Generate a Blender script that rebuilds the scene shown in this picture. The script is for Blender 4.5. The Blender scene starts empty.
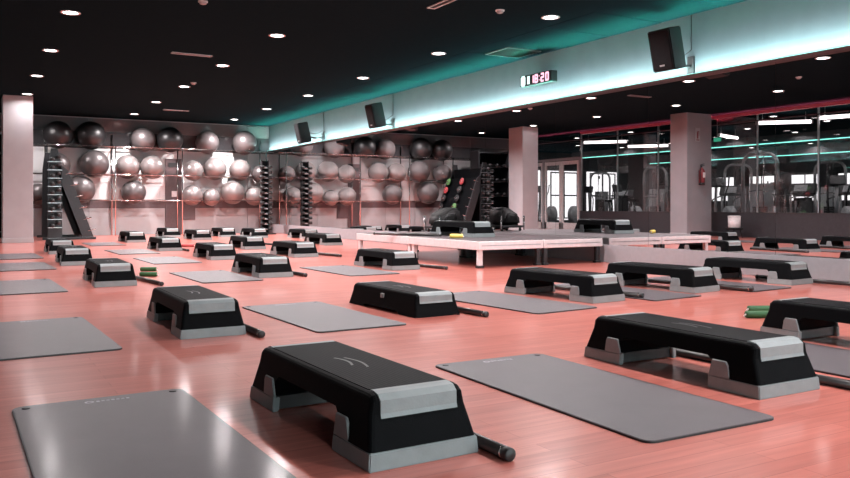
import bpy, bmesh, math, random
from mathutils import Vector, Matrix
random.seed(7)
R = math.radians
scene = bpy.context.scene
C = scene.collection

# ------------------------------------------------------------------ camera
FPX, HORY, YAW, EYE = 795.0, 205.4, R(29.88), 0.8
cam_d = bpy.data.cameras.new('camera')
cam = bpy.data.objects.new('camera', cam_d)
C.objects.link(cam)
cam.location = (0, 0, EYE)
cam.rotation_euler = (R(90), 0, -YAW)
cam_d.sensor_width = 36
cam_d.lens = FPX / 850 * 36
cam_d.shift_y = -(239 - HORY) / 850
cam_d.clip_start = 0.05
scene.camera = cam

# ------------------------------------------------------------------ world and exposure
w = bpy.data.worlds.new('world')
scene.world = w
w.use_nodes = True
w.node_tree.nodes['Background'].inputs[0].default_value = (0.9, 0.85, 0.9, 1)
w.node_tree.nodes['Background'].inputs[1].default_value = 0.05
vs = scene.view_settings
vs.view_transform = 'Standard'
vs.look = 'None'
vs.exposure = 0.0
vs.gamma = 1.0
vs.use_curve_mapping = False
scene.cycles.use_denoising = True
scene.cycles.max_bounces = 10
scene.cycles.glossy_bounces = 6
scene.cycles.transparent_max_bounces = 12
scene.cycles.sample_clamp_indirect = 4.0
scene.cycles.caustics_reflective = False
scene.cycles.caustics_refractive = False
DOWNLIGHT_W = 98.0
COVE_W = 520.0

# room measures (metres)
XM, XL = 7.75, -1.54          # mirror wall, glass partition
YB, YF = 22.8, -5.0           # ball wall, wall behind the camera
ZC = 3.15                     # ceiling
ZB, ZM = 2.39, 0.25           # bottom of bulkhead, top of mirror plinth
GX, GY = -15.0, 28.0          # far walls of the gym hall

def P(px, py, z=0.0):
    """pixel on a horizontal plane of height z -> world x, y"""
    zc = FPX * (EYE - z) / (py - HORY)
    xc = (px - 425) / FPX * zc
    return (xc * math.cos(YAW) + zc * math.sin(YAW), -xc * math.sin(YAW) + zc * math.cos(YAW))
def PY(px, y):
    """pixel column on a vertical plane y = const -> world x, depth"""
    xr = (px - 425) / FPX
    dx, dy = xr * math.cos(YAW) + math.sin(YAW), -xr * math.sin(YAW) + math.cos(YAW)
    return dx * y / dy, y / dy
def PX(px, x):
    """pixel column on a vertical plane x = const -> world y, depth"""
    xr = (px - 425) / FPX
    dx, dy = xr * math.cos(YAW) + math.sin(YAW), -xr * math.sin(YAW) + math.cos(YAW)
    return dy * x / dx, x / dx

# ------------------------------------------------------------------ materials
def mat(name, col, rough=0.6, metal=0.0, var=0.12, scale=18.0, bump=0.0, bscale=60.0, coat=0.0, spec=0.5):
    m = bpy.data.materials.new(name)
    m.use_nodes = True
    nt = m.node_tree
    b = nt.nodes['Principled BSDF']
    b.inputs['Roughness'].default_value = rough
    b.inputs['Metallic'].default_value = metal
    b.inputs['Coat Weight'].default_value = coat
    b.inputs['Coat Roughness'].default_value = 0.15
    b.inputs['Specular IOR Level'].default_value = spec
    tc = nt.nodes.new('ShaderNodeTexCoord')
    nz = nt.nodes.new('ShaderNodeTexNoise')
    nz.inputs['Scale'].default_value = scale
    nz.inputs['Detail'].default_value = 3
    nt.links.new(tc.outputs['Object'], nz.inputs['Vector'])
    rp = nt.nodes.new('ShaderNodeValToRGB')
    rp.color_ramp.elements[0].position = 0.3
    rp.color_ramp.elements[1].position = 0.7
    rp.color_ramp.elements[0].color = tuple(max(0, c * (1 - var)) for c in col) + (1,)
    rp.color_ramp.elements[1].color = tuple(min(1, c * (1 + var)) for c in col) + (1,)
    nt.links.new(nz.outputs['Fac'], rp.inputs['Fac'])
    nt.links.new(rp.outputs['Color'], b.inputs['Base Color'])
    if bump:
        n2 = nt.nodes.new('ShaderNodeTexNoise')
        n2.inputs['Scale'].default_value = bscale
        nt.links.new(tc.outputs['Object'], n2.inputs['Vector'])
        bp = nt.nodes.new('ShaderNodeBump')
        bp.inputs['Strength'].default_value = bump
        bp.inputs['Distance'].default_value = 0.01
        nt.links.new(n2.outputs['Fac'], bp.inputs['Height'])
        nt.links.new(bp.outputs['Normal'], b.inputs['Normal'])
    return m
def emit(name, col, strength):
    m = bpy.data.materials.new(name)
    m.use_nodes = True
    nt = m.node_tree
    nt.nodes.clear()
    o = nt.nodes.new('ShaderNodeOutputMaterial')
    e = nt.nodes.new('ShaderNodeEmission')
    e.inputs[0].default_value = tuple(col) + (1,)
    e.inputs[1].default_value = strength
    nt.links.new(e.outputs[0], o.inputs[0])
    return m

M = {}
M['ceiling'] = mat('ceiling_paint', (0.0085, 0.021, 0.026), 0.9, spec=0.0, var=0.06)
M['bulkhead'] = mat('bulkhead_plaster', (0.115, 0.135, 0.15), 0.9, spec=0.1, var=0.04, scale=4)
M['wall_grey'] = mat('wall_grey_paint', (0.35, 0.355, 0.365), 0.6, var=0.06, scale=3)
M['wall_warm'] = mat('wall_warm_paint', (0.74, 0.73, 0.735), 0.5, var=0.06, scale=2)
M['wall_band'] = mat('wall_dark_band', (0.085, 0.055, 0.058), 0.4)
M['wall_dark'] = mat('wall_dark_gloss', (0.045, 0.042, 0.045), 0.12, var=0.05)
M['wall_top'] = mat('wall_top_gloss', (0.15, 0.145, 0.15), 0.12, var=0.05)
M['pillar'] = mat('pillar_plaster', (0.34, 0.335, 0.35), 0.7, var=0.05, scale=3)
M['pillar_grey'] = mat('pillar_grey_paint', (0.26, 0.25, 0.265), 0.6, var=0.05, scale=3)
M['plinth'] = mat('plinth_paint', (0.25, 0.245, 0.26), 0.5, var=0.05)
M['black_plastic'] = mat('black_plastic', (0.003, 0.0034, 0.004), 0.55, bump=0.15, bscale=220, spec=0.04)
M['grey_plastic'] = mat('grey_plastic', (0.22, 0.25, 0.255), 0.5, var=0.07, bump=0.08, bscale=150)
M['riser_plastic'] = mat('riser_plastic', (0.20, 0.225, 0.23), 0.5, var=0.07, bump=0.08, bscale=150)
M['mat'] = mat('mat_foam', (0.076, 0.062, 0.07), 0.46, coat=0.22, var=0.08, scale=7, bump=0.2, bscale=280)
M['mat_print'] = mat('mat_print', (0.38, 0.37, 0.39), 0.5)
M['step_print'] = mat('step_print', (0.03, 0.03, 0.032), 0.45)
M['black_rubber'] = mat('black_rubber', (0.012, 0.012, 0.013), 0.5)
M['bar'] = mat('bar_foam', (0.018, 0.014, 0.014), 0.3)
M['chrome'] = mat('chrome', (0.72, 0.70, 0.70), 0.15, metal=1.0, var=0.03)
M['steel'] = mat('brushed_steel', (0.45, 0.44, 0.45), 0.3, metal=1.0, var=0.05)
M['white_metal'] = mat('white_metal', (0.68, 0.64, 0.65), 0.4, var=0.06)
M['deck'] = mat('stage_deck', (0.075, 0.058, 0.062), 0.4, var=0.1)
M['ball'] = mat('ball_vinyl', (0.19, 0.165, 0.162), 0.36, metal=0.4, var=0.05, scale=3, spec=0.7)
M['ball_shaded'] = mat('ball_vinyl_shaded', (0.014, 0.013, 0.014), 0.4, metal=0.1, var=0.05, scale=3)  # shade on the top-row balls put into the vinyl colour
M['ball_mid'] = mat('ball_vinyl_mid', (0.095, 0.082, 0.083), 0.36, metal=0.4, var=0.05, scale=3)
M['plug'] = mat('ball_plug', (0.5, 0.48, 0.47), 0.5)
M['green'] = mat('green_foam', (0.01, 0.075, 0.018), 0.6)
M['yellow'] = mat('yellow_foam', (0.75, 0.55, 0.12), 0.6)
M['red'] = mat('red_paint', (0.17, 0.012, 0.018), 0.35)
M['red_foam'] = mat('red_foam', (0.30, 0.04, 0.045), 0.55)
M['green_foam'] = mat('green_plate', (0.06, 0.16, 0.05), 0.55)
M['white'] = mat('white_plastic', (0.75, 0.72, 0.72), 0.5)
M['dark_metal'] = mat('dark_metal', (0.02, 0.02, 0.022), 0.4, metal=0.3)
M['dark_frame'] = mat('dark_frame', (0.03, 0.028, 0.03), 0.45)
M['gym_floor'] = mat('gym_rubber_floor', (0.035, 0.033, 0.036), 0.5, var=0.3, scale=40)
M['gym_wall'] = mat('gym_wall', (0.10, 0.095, 0.10), 0.7)
M['low_wall'] = mat('low_wall_panel', (0.03, 0.029, 0.034), 0.5)
M['upholstery'] = mat('upholstery', (0.010, 0.0095, 0.010), 0.6, spec=0.2)
M['speaker'] = mat('speaker_shell', (0.005, 0.005, 0.006), 0.6, spec=0.2)
M['grille'] = mat('speaker_grille', (0.006, 0.006, 0.007), 0.8, spec=0.15, bump=0.4, bscale=300)
M['lamp'] = emit('downlight_glow', (1.0, 0.94, 0.93), 14.0)
M['tube'] = emit('tube_glow', (1.0, 0.86, 0.86), 7.0)
M['digit_red'] = emit('digit_red', (1.0, 0.55, 0.70), 1.6)
M['digit_green'] = emit('digit_green', (0.75, 1.0, 0.95), 1.6)
M['led_teal'] = emit('led_teal', (0.3, 1.0, 0.85), 3.0)
M['led_red'] = emit('led_red', (1.0, 0.12, 0.2), 0.1)
M['daylight'] = emit('daylight_pane', (1.0, 0.95, 0.97), 2.6)
M['front_fill'] = emit('front_fill_glow', (0.80, 0.97, 1.0), 16.0)  # cool fill glow added behind the camera
M['exit_green'] = emit('exit_green', (0.1, 0.75, 0.45), 0.8)

def mirror_mat():
    m = bpy.data.materials.new('mirror_silver')
    m.use_nodes = True
    b = m.node_tree.nodes['Principled BSDF']
    b.inputs['Base Color'].default_value = (0.80, 0.78, 0.79, 1)
    b.inputs['Metallic'].default_value = 1
    b.inputs['Roughness'].default_value = 0.0
    return m
M['mirror'] = mirror_mat()
def glass_mat(fac=0.13):
    m = bpy.data.materials.new('partition_glass')
    m.use_nodes = True
    nt = m.node_tree
    nt.nodes.clear()
    o = nt.nodes.new('ShaderNodeOutputMaterial')
    mx = nt.nodes.new('ShaderNodeMixShader')
    t = nt.nodes.new('ShaderNodeBsdfTransparent')
    t.inputs[0].default_value = (0.86, 0.88, 0.88, 1)
    g = nt.nodes.new('ShaderNodeBsdfGlossy')
    g.inputs['Roughness'].default_value = 0.0
    g.inputs[0].default_value = (0.95, 0.97, 0.97, 1)
    mx.inputs[0].default_value = fac
    nt.links.new(t.outputs[0], mx.inputs[1])
    nt.links.new(g.outputs[0], mx.inputs[2])
    nt.links.new(mx.outputs[0], o.inputs[0])
    return m
M['glass'] = glass_mat()

def floor_mat():
    m = bpy.data.materials.new('strip_wood_floor')
    m.use_nodes = True
    nt = m.node_tree
    b = nt.nodes['Principled BSDF']
    tc = nt.nodes.new('ShaderNodeTexCoord')
    br = nt.nodes.new('ShaderNodeTexBrick')
    br.inputs['Scale'].default_value = 1.0
    br.inputs['Brick Width'].default_value = 1.1
    br.inputs['Row Height'].default_value = 0.085
    br.inputs['Mortar Size'].default_value = 0.0012
    br.inputs['Bias'].default_value = 0.0
    br.inputs['Color1'].default_value = (0.58, 0.165, 0.13, 1)
    br.inputs['Color2'].default_value = (0.69, 0.212, 0.168, 1)
    br.inputs['Mortar'].default_value = (0.40, 0.105, 0.08, 1)
    nt.links.new(tc.outputs['Object'], br.inputs['Vector'])
    mp = nt.nodes.new('ShaderNodeMapping')
    mp.inputs['Scale'].default_value = (1.2, 16, 1)
    nt.links.new(tc.outputs['Object'], mp.inputs['Vector'])
    nz = nt.nodes.new('ShaderNodeTexNoise')
    nz.inputs['Scale'].default_value = 2.2
    nz.inputs['Detail'].default_value = 6
    nt.links.new(mp.outputs[0], nz.inputs['Vector'])
    mx = nt.nodes.new('ShaderNodeMix')
    mx.data_type = 'RGBA'
    mx.blend_type = 'MULTIPLY'
    mx.inputs[0].default_value = 0.55
    rp = nt.nodes.new('ShaderNodeValToRGB')
    rp.color_ramp.elements[0].position = 0.3
    rp.color_ramp.elements[0].color = (0.62, 0.58, 0.56, 1)
    rp.color_ramp.elements[1].position = 0.7
    rp.color_ramp.elements[1].color = (1, 1, 1, 1)
    nt.links.new(nz.outputs['Fac'], rp.inputs['Fac'])
    nt.links.new(br.outputs['Color'], mx.inputs[6])
    nt.links.new(rp.outputs['Color'], mx.inputs[7])
    nt.links.new(mx.outputs[2], b.inputs['Base Color'])
    n2 = nt.nodes.new('ShaderNodeTexNoise')
    n2.inputs['Scale'].default_value = 1.3
    nt.links.new(tc.outputs['Object'], n2.inputs['Vector'])
    mr = nt.nodes.new('ShaderNodeMapRange')
    mr.inputs['To Min'].default_value = 0.28
    mr.inputs['To Max'].default_value = 0.42
    nt.links.new(n2.outputs['Fac'], mr.inputs['Value'])
    nt.links.new(mr.outputs[0], b.inputs['Roughness'])
    b.inputs['Specular IOR Level'].default_value = 0.22
    b.inputs['Coat Weight'].default_value = 0.75
    b.inputs['Coat Roughness'].default_value = 0.11
    return m
M['floor'] = floor_mat()

def step_top_mat():
    """black rubber with fine raised dots"""
    m = mat('step_top_rubber', (0.0035, 0.0037, 0.0045), 0.55, spec=0.04)
    nt = m.node_tree
    tc = nt.nodes.new('ShaderNodeTexCoord')
    vo = nt.nodes.new('ShaderNodeTexVoronoi')
    vo.inputs['Scale'].default_value = 70
    vo.inputs['Randomness'].default_value = 0.0
    nt.links.new(tc.outputs['Object'], vo.inputs['Vector'])
    bp = nt.nodes.new('ShaderNodeBump')
    bp.inputs['Strength'].default_value = 0.5
    bp.inputs['Distance'].default_value = 0.004
    bp.invert = True
    nt.links.new(vo.outputs['Distance'], bp.inputs['Height'])
    nt.links.new(bp.outputs['Normal'], nt.nodes['Principled BSDF'].inputs['Normal'])
    return m
M['step_top'] = step_top_mat()

# ------------------------------------------------------------------ mesh helpers
def new_bm():
    return bmesh.new()
def box(bm, c, s, bev=0.0, seg=2, rot=None):
    """box with centre c and full sizes s"""
    t = bmesh.new()
    bmesh.ops.create_cube(t, size=1.0)
    for v in t.verts:
        v.co = Vector((v.co.x * s[0], v.co.y * s[1], v.co.z * s[2]))
    if bev:
        bmesh.ops.bevel(t, geom=t.edges[:], offset=bev, segments=seg, affect='EDGES', profile=0.5)
    join(bm, t, c, rot)
    return bm
def join(bm, t, c=(0, 0, 0), rot=None):
    mtx = Matrix.Translation(Vector(c)) @ (rot.to_4x4() if rot else Matrix.Identity(4))
    t.verts.ensure_lookup_table()
    vs_ = [bm.verts.new(mtx @ v.co) for v in t.verts]
    t.verts.index_update()
    for f in t.faces:
        try:
            nf = bm.faces.new([vs_[v.index] for v in f.verts])
            nf.smooth = f.smooth
        except ValueError:
            pass
    t.free()
def tube(bm, pts, r, n=12, caps=True, smooth=True):
    """round tube along a list of points; r may be a number or a list"""
    pts = [Vector(p) for p in pts]
    rr = r if isinstance(r, (list, tuple)) else [r] * len(pts)
    rings = []
    up0 = None
    for i, p in enumerate(pts):
        if i == 0: d = pts[1] - p
        elif i == len(pts) - 1: d = p - pts[i - 1]
        else: d = (pts[i + 1] - p).normalized() + (p - pts[i - 1]).normalized()
        d.normalize()
        a = Vector((0, 0, 1)) if abs(d.z) < 0.9 else Vector((1, 0, 0))
        if up0 is not None:
            a = up0
        u = d.cross(a)
        if u.length < 1e-4:
            u = d.cross(Vector((0, 1, 0)))
        u.normalize()
        v = u.cross(d).normalized()
        up0 = v
        rings.append([bm.verts.new(p + (u * math.cos(2 * math.pi * k / n) + v * math.sin(2 * math.pi * k / n)) * rr[i]) for k in range(n)])
    for a, b in zip(rings[:-1], rings[1:]):
        for k in range(n):
            f = bm.faces.new((a[k], a[(k + 1) % n], b[(k + 1) % n], b[k]))
            f.smooth = smooth
    if caps:
        bm.faces.new(list(reversed(rings[0])))
        bm.faces.new(rings[-1])
    return bm
def lathe(bm, prof, n=24, c=(0, 0, 0), axis='Z'):
    """revolve (radius, height) pairs"""
    rings = []
    def tr(x, y, z):
        if axis == 'Z': q = (x, y, z)
        elif axis == 'Y': q = (x, z, y)
        else: q = (z, x, y)
        return Vector(q) + Vector(c)
    for r, h in prof:
        if r < 1e-6:
            rings.append([bm.verts.new(tr(0, 0, h))])
        else:
            rings.append([bm.verts.new(tr(r * math.cos(2 * math.pi * k / n), r * math.sin(2 * math.pi * k / n), h)) for k in range(n)])
    for a, b in zip(rings[:-1], rings[1:]):
        for k in range(n):
            k2 = (k + 1) % n
            if len(a) == 1 and len(b) == 1: continue
            if len(a) == 1: vs_ = (a[0], b[k], b[k2])
            elif len(b) == 1: vs_ = (a[k], b[0], a[k2])
            else: vs_ = (a[k], b[k], b[k2], a[k2])
            bm.faces.new(vs_).smooth = True
    return bm
def prism(bm, outline, axis, lo, hi):
    """extrude a closed 2D outline; axis 'Y': outline is (x,z); 'Z': (x,y); 'X': (y,z)"""
    def tr(a, b, t):
        return (a, t, b) if axis == 'Y' else ((a, b, t) if axis == 'Z' else (t, a, b))
    A = [bm.verts.new(tr(a, b, lo)) for a, b in outline]
    B = [bm.verts.new(tr(a, b, hi)) for a, b in outline]
    n = len(A)
    bm.faces.new(A)
    bm.faces.new(list(reversed(B)))
    for i in range(n):
        bm.faces.new((A[i], B[i], B[(i + 1) % n], A[(i + 1) % n]))
    return bm
def rrect(sx, sy, r, n=5):
    o = []
    for cx, cy, a0 in ((sx / 2 - r, sy / 2 - r, 0), (-sx / 2 + r, sy / 2 - r, 90), (-sx / 2 + r, -sy / 2 + r, 180), (sx / 2 - r, -sy / 2 + r, 270)):
        for k in range(n + 1):
            a = R(a0 + 90 * k / n)
            o.append((cx + r * math.cos(a), cy + r * math.sin(a)))
    return o
def obj(name, bm, m, parent=None, loc=None, rotz=0.0):
    bmesh.ops.recalc_face_normals(bm, faces=bm.faces[:])
    me = bpy.data.meshes.new(name)
    bm.to_mesh(me)
    bm.free()
    me.materials.append(M[m] if isinstance(m, str) else m)
    o = bpy.data.objects.new(name, me)
    C.objects.link(o)
    if parent: o.parent = parent
    if loc: o.location = loc
    if rotz: o.rotation_euler = (0, 0, rotz)
    return o
def bobj(name, c, s, m, parent=None, bev=0.0, rot=None, seg=2):
    return obj(name, box(new_bm(), c, s, bev, seg, rot), m, parent)
def inst(src, parent=None, loc=None, rot=None, name=None):
    o = src.copy()
    C.objects.link(o)
    o.parent = parent
    if name: o.name = name
    if loc is not None: o.location = loc
    if rot is not None: o.rotation_euler = rot
    return o
def tag(o, label, cat, group=None):
    o['label'] = label
    o['category'] = cat
    if group: o['group'] = group
    return o
def thing(name, label, cat, loc=(0, 0, 0), rotz=0.0, group=None):
    o = bpy.data.objects.new(name, None)
    o.empty_display_size = 0.1
    C.objects.link(o)
    o.location = loc
    o.rotation_euler = (0, 0, rotz)
    return tag(o, label, cat, group)
def struct(o):
    o['kind'] = 'structure'
    return o
def dup(root, loc, rotz, label, group=None, scale=None):
    r = root.copy()
    C.objects.link(r)
    r.location = loc
    r.rotation_euler = (0, 0, rotz)
    if scale: r.scale = (scale,) * 3
    r['label'] = label
    if group: r['group'] = group
    for ch in list(root.children):
        if ch.type == 'LIGHT': continue
        c = ch.copy()
        C.objects.link(c)
        c.parent = r
        for g in ch.children:
            d = g.copy()
            C.objects.link(d)
            d.parent = c
    return r
def area(name, loc, rot, sx, sy, watts, col, parent=None, shape='RECTANGLE', spread=180):
    l = bpy.data.lights.new(name, 'AREA')
    l.shape = shape
    l.size = sx
    if shape in ('RECTANGLE', 'ELLIPSE'): l.size_y = sy
    l.energy = watts
    l.color = col
    l.spread = R(spread)
    o = bpy.data.objects.new(name, l)
    C.objects.link(o)
    o.location = loc
    o.rotation_euler = rot
    if parent: o.parent = parent
    return o

# ================================================================== THE SETTING
struct(bobj('floor', ((XL + XM) / 2 + 0.1, (YB + YF) / 2, -0.05), (XM - XL + 0.4, YB - YF + 0.4, 0.1), 'floor'))
struct(bobj('floor_gym_hall', ((GX + XL) / 2 - 0.05, (GY + YF) / 2, -0.055), (XL - GX - 0.1, GY - YF + 0.4, 0.1), 'gym_floor'))
# ceiling: plain field plus one row of separate panels next to the bulkhead
XP = XM - 1.15
ceil = struct(bobj('ceiling', ((GX + XP) / 2, (GY + YF) / 2, ZC + 0.06), (XP - GX, GY - YF + 0.4, 0.12), 'ceiling'))
pl = None
k = 0
y = YF
while y < YB:
    cy = y + 0.475
    wd = 1.14
    if pl is None:
        pl = bobj('ceiling_panel', (0, 0, 0.06), (wd, 0.938, 0.12), 'ceiling', ceil, 0.006, seg=1)
        pl.location = (XP + wd / 2 + 0.008, cy, ZC)
    else:
        inst(pl, ceil, (XP + wd / 2 + 0.008, cy, ZC + (0.004 if k % 3 == 0 else 0)), name='ceiling_panel')
    y += 0.95
    k += 1
struct(bobj('ceiling_slab', (XM - 0.5, (YB + YF) / 2, ZC + 0.17), (1.4, YB - YF + 0.4, 0.08), 'ceiling'))

# back wall with its painted zones
wb = struct(bobj('wall_back', ((XL + XM) / 2 + 0.1, YB + 0.13, ZC / 2), (XM - XL + 0.4, 0.2, ZC), 'wall_grey'))
def zone(name, z0, z1, m, x0=XL, x1=XM, off=0.0):
    return bobj(name, ((x0 + x1) / 2, YB + 0.015 - off, (z0 + z1) / 2), (x1 - x0, 0.03, z1 - z0), m, wb, 0.004, seg=1)
XS = [XL, 0.62, 2.78, 4.95, 7.1, XM]
for a, b in zip(XS[:-1], XS[1:]):
    zone('lower_panel', 0.0, 0.72, 'wall_grey', a + 0.004, b - 0.004)
    zone('dark_rail_panel', 0.725, 0.95, 'wall_band', a + 0.004, b - 0.004, 0.01)
    zone('warm_panel', 0.955, 2.32, 'wall_warm', a + 0.004, b - 0.004)
    zone('dark_glass_panel', 2.325, 2.78, 'wall_dark', a + 0.004, b - 0.004)
    zone('top_panel', 2.785, 3.12, 'wall_top', a + 0.004, b - 0.004)
# dark service door let into the wall
xd0, xd1 = PY(165, YB)[0], PY(181.5, YB)[0]
dr = struct(bobj('door_1', ((xd0 + xd1) / 2, YB - 0.005, 1.05), (xd1 - xd0, 0.05, 2.1), 'wall_band', None, 0.006))
bobj('door_vent', ((xd0 + xd1) / 2, YB - 0.035, 1.93), (0.28, 0.02, 0.12), 'black_rubber', dr)
bobj('door_plate', ((xd0 + xd1) / 2 + 0.02, YB - 0.035, 1.12), (0.14, 0.02, 0.16), 'white', dr)
# dark lower hatch panel
xh0, xh1 = PY(181.5, YB)[0], PY(195, YB)[0]
bobj('lower_hatch', ((xh0 + xh1) / 2, YB - 0.01, 0.57), (xh1 - xh0, 0.03, 0.36), 'wall_band', wb)

# right wall: plinth, mirror panels, bulkhead
wr = struct(bobj('wall_right', (XM + 0.16, (YB + YF) / 2, ZC / 2), (0.2, YB - YF + 0.4, ZC), 'wall_grey'))
bobj('mirror_plinth', (XM + 0.03, (YB + YF) / 2, ZM / 2), (0.06, YB - YF, ZM), 'plinth', wr, 0.004, seg=1)
bobj('mirror_backing', (XM + 0.016, (YB + YF) / 2, (ZM + ZB) / 2), (0.012, YB - YF, ZB - ZM), 'black_rubber', wr)
ym = YB
first = None
while ym - 1.9 > YF - 1:
    y1, y0_ = ym - 0.002, max(ym - 1.9 + 0.002, YF)
    if y1 - y0_ < 0.3: break
    if first is None or abs((y1 - y0_) - 1.896) > 1e-3:
        p_ = bobj('mirror_panel', (0, 0, 0), (0.006, y1 - y0_, ZB - ZM - 0.004), 'mirror', wr)
        if first is None: first = p_
    else:
        p_ = inst(first, wr, name='mirror_panel')
    p_.location = (XM + 0.005, (y0_ + y1) / 2, (ZB + ZM) / 2)
    ym -= 1.9
bobj('bulkhead_face', (XM + 0.03, (YB + YF) / 2, (ZB + ZC + 0.1) / 2), (0.06, YB - YF, ZC + 0.1 - ZB), 'bulkhead', wr)

# teal light cove along the foot of the bulkhead
cove = thing('cove_light', 'long teal strip light glowing up along the foot of the bulkhead above the mirror', 'strip light', (XM, 0, ZB))
bobj('channel', (-0.06, (YB + YF) / 2, 0.004), (0.12, YB - YF - 0.1, 0.008), 'black_rubber', cove)
bobj('led_tape', (-0.10, (YB + YF) / 2, 0.011), (0.012, YB - YF - 0.2, 0.004), 'led_teal', cove)
NSEG = 9
for i in range(NSEG):
    ln = (YB - YF - 0.2) / NSEG
    area('cove_lamp', (-0.10, YF + 0.1 + ln * (i + 0.5), 0.018), (0, R(180 + 4), 0), 0.015, ln, COVE_W / NSEG, (0.68, 1.0, 0.96), cove)

for i in range(NSEG):
    ln = (YB - YF - 0.2) / NSEG
    area('added_ceiling_wash', (-0.125, YF + 0.1 + ln * (i + 0.5), 0.02), (0, R(180 - 17), 0), 0.015, ln, 330.0 / NSEG, (0.02, 1.0, 0.62), cove, spread=70)  # extra teal row added to the cove to tint the ceiling

# wall behind the camera, gym hall shell
struct(bobj('wall_front', ((GX + XM) / 2, YF - 0.11, ZC / 2), (XM - GX + 0.5, 0.2, ZC), 'pillar'))
for i in range(4):
    xw = -0.2 + 2.1 * i
    o = struct(bobj('window_%d' % (20 + i), (xw, YF + 0.0, 1.6), (1.6, 0.03, 1.9), 'front_fill'))  # unseen window panes added as fill for camera-facing step ends
    bm = new_bm()
    for s_ in (-1, 0, 1):
        box(bm, (xw + s_ * 0.82, YF + 0.03, 1.6), (0.07, 0.06, 2.0))
        box(bm, (xw, YF + 0.03, 1.6 + s_ * 0.98), (1.6, 0.06, 0.07))
    obj('window_frame', bm, 'dark_frame', o)
struct(bobj('wall_gym_far', (GX - 0.1, (GY + YF) / 2, ZC / 2), (0.2, GY - YF, ZC), 'gym_wall'))
struct(bobj('wall_gym_end', ((GX + XL) / 2, GY + 0.1, ZC / 2), (XL - GX + 0.5, 0.2, ZC), 'gym_wall'))
struct(bobj('wall_gym_corner', (XL - 0.06, (GY + YB) / 2 + 0.1, ZC / 2), (0.14, GY - YB, ZC), 'gym_wall'))

# glass partition on the left: low wall, panes, mullions, glazed double door
wl = struct(bobj('wall_left', (XL, (19.6 + YF) / 2, 0.3), (0.12, 19.6 - YF, 0.6), 'low_wall'))
yy = 19.6
ps = 1.64
pane0 = mul0 = None
while yy > YF + 0.2:
    h = ZC - 0.6 - 0.08
    if pane0 is None:
        pane0 = bobj('glass_pane', (0, 0, 0), (0.012, ps - 0.05, h), 'glass', wl)
        pane0.location = (XL, yy - ps / 2, 0.6 + h / 2)
        mul0 = bobj('mullion', (0, 0, 0), (0.05, 0.035, h), 'steel', wl, 0.004, seg=1)
        mul0.location = (XL, yy, 0.6 + h / 2)
    else:
        inst(pane0, wl, (XL, yy - ps / 2, 0.6 + h / 2), name='glass_pane')
        inst(mul0, wl, (XL, yy, 0.6 + h / 2), name='mullion')
    yy -= ps
bobj('head_rail', (XL, (19.6 + YF) / 2, ZC - 0.04), (0.1, 19.6 - YF, 0.08), 'dark_frame', wl)
bobj('sill_rail', (XL, (19.6 + YF) / 2, 0.61), (0.14, 19.6 - YF, 0.03), 'dark_frame', wl)
dg = struct(bobj('door_2', (XL, 21.2, 2.32), (0.1, 3.2, 0.07), 'pillar'))
for ya in (19.64, 21.5, 22.76):
    bobj('door_post', (XL, ya, 1.15), (0.1, 0.08, 2.3), 'pillar', dg)
for ya, yb in ((19.7, 20.56), (20.6, 21.44), (21.56, 22.7)):
    lf = bobj('door_leaf', (XL, (ya + yb) / 2, 2.2), (0.05, yb - ya, 0.12), 'white', dg)
    bobj('leaf_stile', (XL, ya + 0.04, 1.08), (0.05, 0.08, 2.14), 'white', lf)
    bobj('leaf_stile', (XL, yb - 0.04, 1.08), (0.05, 0.08, 2.14), 'white', lf)
    bobj('leaf_rail', (XL, (ya + yb) / 2, 0.12), (0.05, yb - ya, 0.22), 'white', lf)
    bobj('leaf_glass', (XL, (ya + yb) / 2, 1.2), (0.012, yb - ya - 0.16, 1.9), 'glass', lf)
bobj('transom_glass', (XL, 21.2, 2.72), (0.012, 3.1, 0.7), 'glass', dg)
redl = thing('red_strip_light', 'red strip light glowing on the ceiling above the glass partition', 'strip light', (XL + 0.14, 0, ZC - 0.26))
bobj('channel', (0, 8.5, 0), (0.03, 27, 0.02), 'dark_frame', redl)
bobj('led_tape', (0.004, 8.5, 0.012), (0.012, 27, 0.004), 'led_red', redl)
for i in range(3):
    area('red_lamp', (0.02, -0.5 + 9 * i, 0.02), (0, R(180 + 8), 0), 0.02, 9.0, 170.0, (1.0, 0.06, 0.10), redl, spread=120)

# pillars
def pillar(x0, x1, y0_, y1_, label, m='pillar'):
    t = thing('pillar', label, 'pillar', ((x0 + x1) / 2, (y0_ + y1_) / 2, 0))
    bobj('shaft', (0, 0, ZC / 2), (x1 - x0, y1_ - y0_, ZC), m, t, 0.01)
    bobj('skirting', (0, 0, 0.05), (x1 - x0 + 0.02, y1_ - y0_ + 0.02, 0.1), 'wall_grey', t, 0.004, seg=1)
    return t
px1 = PY(33.2, 19.05)[0]
pillar(px1 - 0.58, px1, 19.05, 19.75, 'pale square pillar at the left edge, in front of the ball wall')
p2 = pillar(-1.12, -0.22, 14.1, 14.65, 'grey square pillar with the fire extinguisher, seen in the mirror', 'pillar_grey')

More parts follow.
